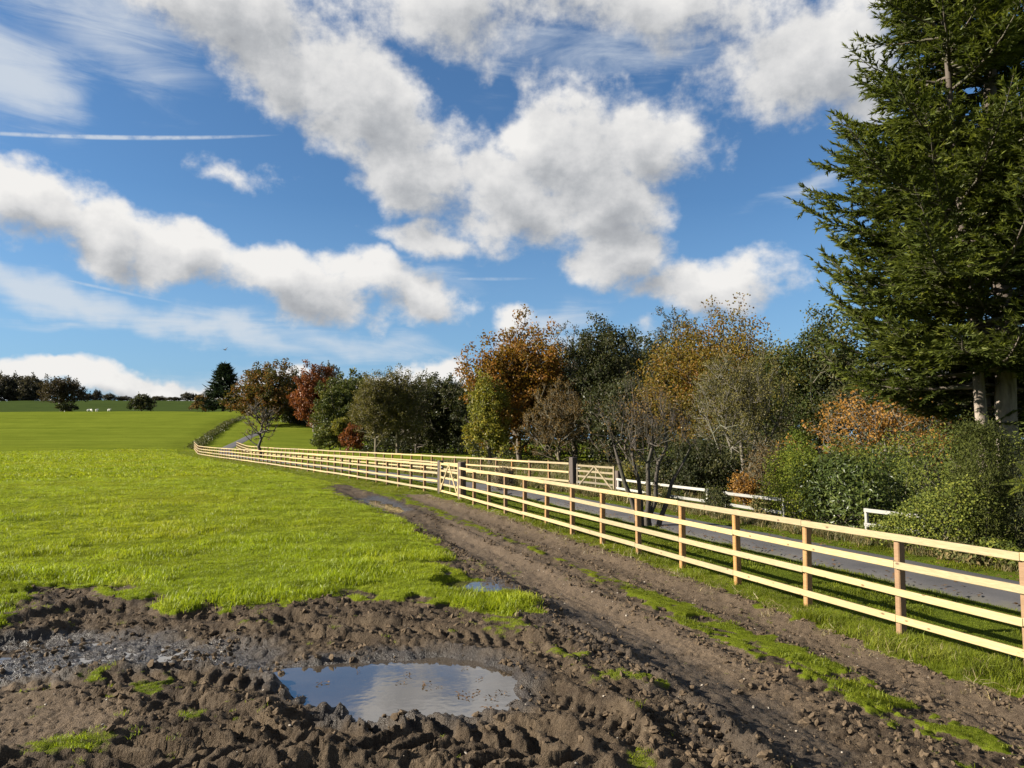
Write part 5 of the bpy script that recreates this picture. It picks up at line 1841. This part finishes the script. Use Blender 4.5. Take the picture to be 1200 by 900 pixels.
hedge('column_conifer', 'upright column shaped conifer beside the ivy mound', 'shrub', 1147, 15.6, (.46, .46, 2.72), 15000, .075, .022, leaf_mat('foliage_column', [(0, (.025, .032, .008)), (.6, (.055, .062, .013)), (1, (.10, .105, .02))], trans=.25, gloss=.05), 7, shape=6, lump=.04, droop=-.9, tint=(0, .8), ragged=.25)
hedge('yew_shrub', 'dark shaded yew at the right edge under the giant conifer', 'shrub', 1205, 15.6, (1.0, .9, 2.4), 13000, .075, .022, L_DARK, 8, shape=2.6, lump=.16)
hedge('verge_shrub', 'leafy weeds by the lane in front of the dark yew', 'shrub', 1165, 14.6, (.5, .35, .5), 1500, .10, .05, L_IVY, 9, shape=2.2, lump=.3)
hedge('verge_shrub', 'low dock leaves by the lane in front of the ivy mound', 'shrub', 1120, 15.0, (.6, .3, .42), 1500, .11, .05, L_WEED, 10, shape=2.2, lump=.3)
for i, (px, D, sz, lf, lab) in enumerate(((768, 26.2, (.7, .4, .75), L_WEED, 'low weedy clump in front of the white rails near the bare multi stemmed tree'), (838, 23.6, (.55, .4, .8), L_DARK, 'low dark bush in the gap between the two white rail fences'), (893, 21.9, (.5, .35, .7), L_WEED, 'brown weedy clump at the left foot of the clipped hedge'), (1022, 18.6, (.45, .3, .6), L_IVY, 'small leafy clump at the left end of the white rails under the maple'))):
    hedge('verge_shrub', lab, 'shrub', px, D, sz, 1800, .09, .045, lf, 30 + i, shape=2.1, lump=.35)
hedge('yew_hedge', 'dark undergrowth behind the column conifer', 'hedge', 1120, 20, (3.0, 1.0, 2.6), 12000, .10, .035, L_CYPRESS, 11, shape=3, lump=.16)


def fern():
    X = xat(1207, 14.4); z = zat(1207, 560, 14.4)
    root = thing('yew_branch', 'bright sunlit fern like spray jutting out at the right edge', 'fern', (X, 14.4, z - .9), 0)
    g = np.random.default_rng(3)
    mb = MB()
    for (ax, ay, az, L) in ((-.5, -.2, .75, .75), (-.8, -.1, .25, .7), (-.15, -.3, .9, .6), (.4, -.2, .7, .6), (-.9, -.1, -.05, .5)):
        n = 26
        t = np.repeat(np.linspace(.1, 1, n), 2); s = np.tile([1, -1], n)
        d = np.array([ax, ay, az]); d = d / np.linalg.norm(d)
        sd = np.cross(d, [0, -.8, .6]); sd /= np.linalg.norm(sd)
        c = np.array([0, 0, .75]) + d[None] * (L * t)[:, None] + np.column_stack([np.zeros(2 * n), np.zeros(2 * n), -.25 * L * t ** 2])
        l = .16 * (1 - t * .75)
        dr = norm(sd[None] * s[:, None] + d[None] * .7 + g.normal(0, .1, (2 * n, 3)))
        leaves(mb, c + dr * (l / 2)[:, None], dr, np.broadcast_to(np.cross(d, sd), (2 * n, 3)) + g.normal(0, .2, (2 * n, 3)), l, l * .3, g.uniform(.5, 1, 2 * n))
    link('frond', mb.mesh('frond', False), L_PRIVET, root)
    w = MB(); p0 = np.array([[0, 0, -.8]]); p1 = np.array([[0, 0, .76]])
    tubes(w, p0, p1, np.array([.02]), np.array([.012]), None, None, 6)
    link('stem', w.mesh('stem'), M_BARK, root)


fern()


# hedge bank climbing the hill along the field edge
def hedge_bank():
    g = np.random.default_rng(31)
    line = np.array(densify([(-50.2, 120.5), (-62.0, 155.0), (-74.0, 197.0), (-80.0, 225.0)], .3))
    n = 9000
    k = g.integers(0, len(line), n)
    p = line[k] + g.normal(0, .5, (n, 2))
    hh = .7 + .4 * pnoise(line[k][:, 0] / 5, line[k][:, 1] / 5, 8)
    z = height(p[:, 0], p[:, 1], False) + hh * g.random(n) ** .8
    mb = MB()
    leaves(mb, np.column_stack([p, z]), g.normal(0, 1, (n, 3)), g.normal(0, 1, (n, 3)) + [0, 0, .6], .34, .2, g.random(n) * .55)
    root = thing('field_hedge', 'low dark rough hedge climbing the hill at the end of the fence', 'hedge', (0, 0, 0))
    link('foliage', mb.mesh('foliage', False), L_WEED, root)


hedge_bank()


# undergrowth added in dark leaf colour, for darkness inside the woods
def undergrowth():
    g = np.random.default_rng(41)
    P = []
    for (x0, d0, x1, d1, hh, dep) in ((470, 119, 570, 112, 4.2, 4), (556, 74, 760, 66, 3.0, 3), (740, 58, 960, 42, 3.6, 4), (420, 120, 480, 118, 3.0, 4), (950, 40, 1240, 33, 3.4, 3), (330, 205, 430, 165, 5, 6)):
        n = int(math.hypot(xat(x1, d1) - xat(x0, d0), d1 - d0) * hh * 190 * (60 / d0) ** 1.0)
        u = g.random(n)
        D = d0 + (d1 - d0) * u + g.uniform(0, dep, n)
        X = (x0 + (x1 - x0) * u - 600) / F * (d0 + (d1 - d0) * u) + g.normal(0, .3, n)
        top = hh * (.65 + .5 * fbm(X / 2.5, D / 6, 3, 14))
        P.append(np.column_stack([X, D, height(X, D, False) + top * g.random(n) ** .8, D]))
    P = np.concatenate(P); n = len(P)
    mb = MB()
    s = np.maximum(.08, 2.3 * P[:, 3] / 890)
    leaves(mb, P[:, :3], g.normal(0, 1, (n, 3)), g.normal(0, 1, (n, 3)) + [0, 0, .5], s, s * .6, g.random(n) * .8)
    tag(link('undergrowth', mb.mesh('undergrowth', False), L_DARK), label='dark undergrowth added for shade at the foot of the woods', kind='stuff')


undergrowth()


# ------------------------------------------------------------------ animals
def sheep_mesh():
    me = bpy.data.meshes.new('sheep')
    V = [(0, 0, .62), (.3, 0, .64), (.5, 0, .72), (.66, 0, .86), (.82, 0, .80), (-.35, 0, .62), (-.5, 0, .58),
         (.28, .14, .38), (.3, .14, .02), (.28, -.14, .38), (.3, -.14, .02), (-.36, .14, .38), (-.34, .14, .2), (-.36, .14, .02), (-.36, -.14, .38), (-.34, -.14, .2), (-.36, -.14, .02)]
    E = [(0, 1), (1, 2), (2, 3), (3, 4), (0, 5), (5, 6), (1, 7), (7, 8), (1, 9), (9, 10), (5, 11), (11, 12), (12, 13), (5, 14), (14, 15), (15, 16)]
    me.from_pydata(V, E, [])
    o = bpy.data.objects.new('sheep', me)
    COL.objects.link(o)
    md = o.modifiers.new('skin', 'SKIN')
    rad = [.30, .29, .19, .12, .06, .28, .14, .09, .04, .09, .04, .11, .06, .04, .11, .06, .04]
    for v, r in zip(me.skin_vertices[0].data, rad):
        v.radius = (r, r)
    me.skin_vertices[0].data[0].use_root = True
    o.modifiers.new('sub', 'SUBSURF').levels = 1
    dg = bpy.context.evaluated_depsgraph_get()
    m2 = bpy.data.meshes.new_from_object(o.evaluated_get(dg))
    bpy.data.objects.remove(o)
    m2.name = 'sheep'
    m2.materials.append(plain_mat('fleece', (.62, .58, .50), (.8, .77, .70), .95, 12))
    return m2


SM = sheep_mesh()
for i, (px, py, rz, lab) in enumerate(((103, 481.5, .3, 'white sheep grazing just right of the lone spreading oak'), (106.5, 481.8, 2.6, 'second white sheep close beside the first one near the oak'),
                                       (112.5, 481.5, 1.2, 'white sheep standing a little right of the close pair of sheep'), (127, 481.3, .1, 'white sheep furthest from the lone oak'))):
    D = 262
    X = xat(px, D)
    o = link('sheep', SM, None, None, (X, D, H(X, D)))
    o.rotation_euler = (0, 0, rz)
    tag(o, lab, 'sheep', 'white sheep grazing on the far field')


def bird():
    D = 85
    p = Vector((xat(264, D, 410), D, zat(264, 410, D)))
    mb = MB()
    u = np.linspace(0, 1, 7)
    path = np.column_stack([np.zeros(7), -.24 + .5 * u, .01 * np.sin(3 * u)])
    rad = np.array([.006, .035, .06, .065, .05, .035, .008])
    tubes(mb, path[:-1], path[1:], rad[:-1], rad[1:], None, None, 8)
    for s in (1, -1):
        W_ = [(s * .04, .08, .02), (s * .22, .13, .14), (s * .45, .03, .17), (s * .40, -.05, .16), (s * .22, -.03, .13), (s * .04, -.08, .02)]
        top = [(a, b, c + .008) for a, b, c in W_]
        V = W_ + top
        mb.add(V, [[0, 1, 4, 5], [1, 2, 3, 4], [11, 10, 7, 6], [10, 9, 8, 7], [0, 6, 7, 1], [1, 7, 8, 2], [2, 8, 9, 3], [3, 9, 10, 4], [4, 10, 11, 5]])
    mb.add([(-.03, -.2, 0), (.03, -.2, 0), (.06, -.36, 0), (-.06, -.36, 0), (-.03, -.2, .008), (.03, -.2, .008), (.06, -.36, .008), (-.06, -.36, .008)],
           [[0, 1, 2, 3], [7, 6, 5, 4], [0, 4, 5, 1], [1, 5, 6, 2], [2, 6, 7, 3], [3, 7, 4, 0]])
    o = link('bird', mb.mesh('bird', False), plain_mat('black_feathers', (.015, .015, .017), (.03, .03, .035), .6), None, p)
    o.rotation_euler = (0, R(-18), R(60))
    tag(o, 'black bird flying above the dark cedar', 'bird')


bird()
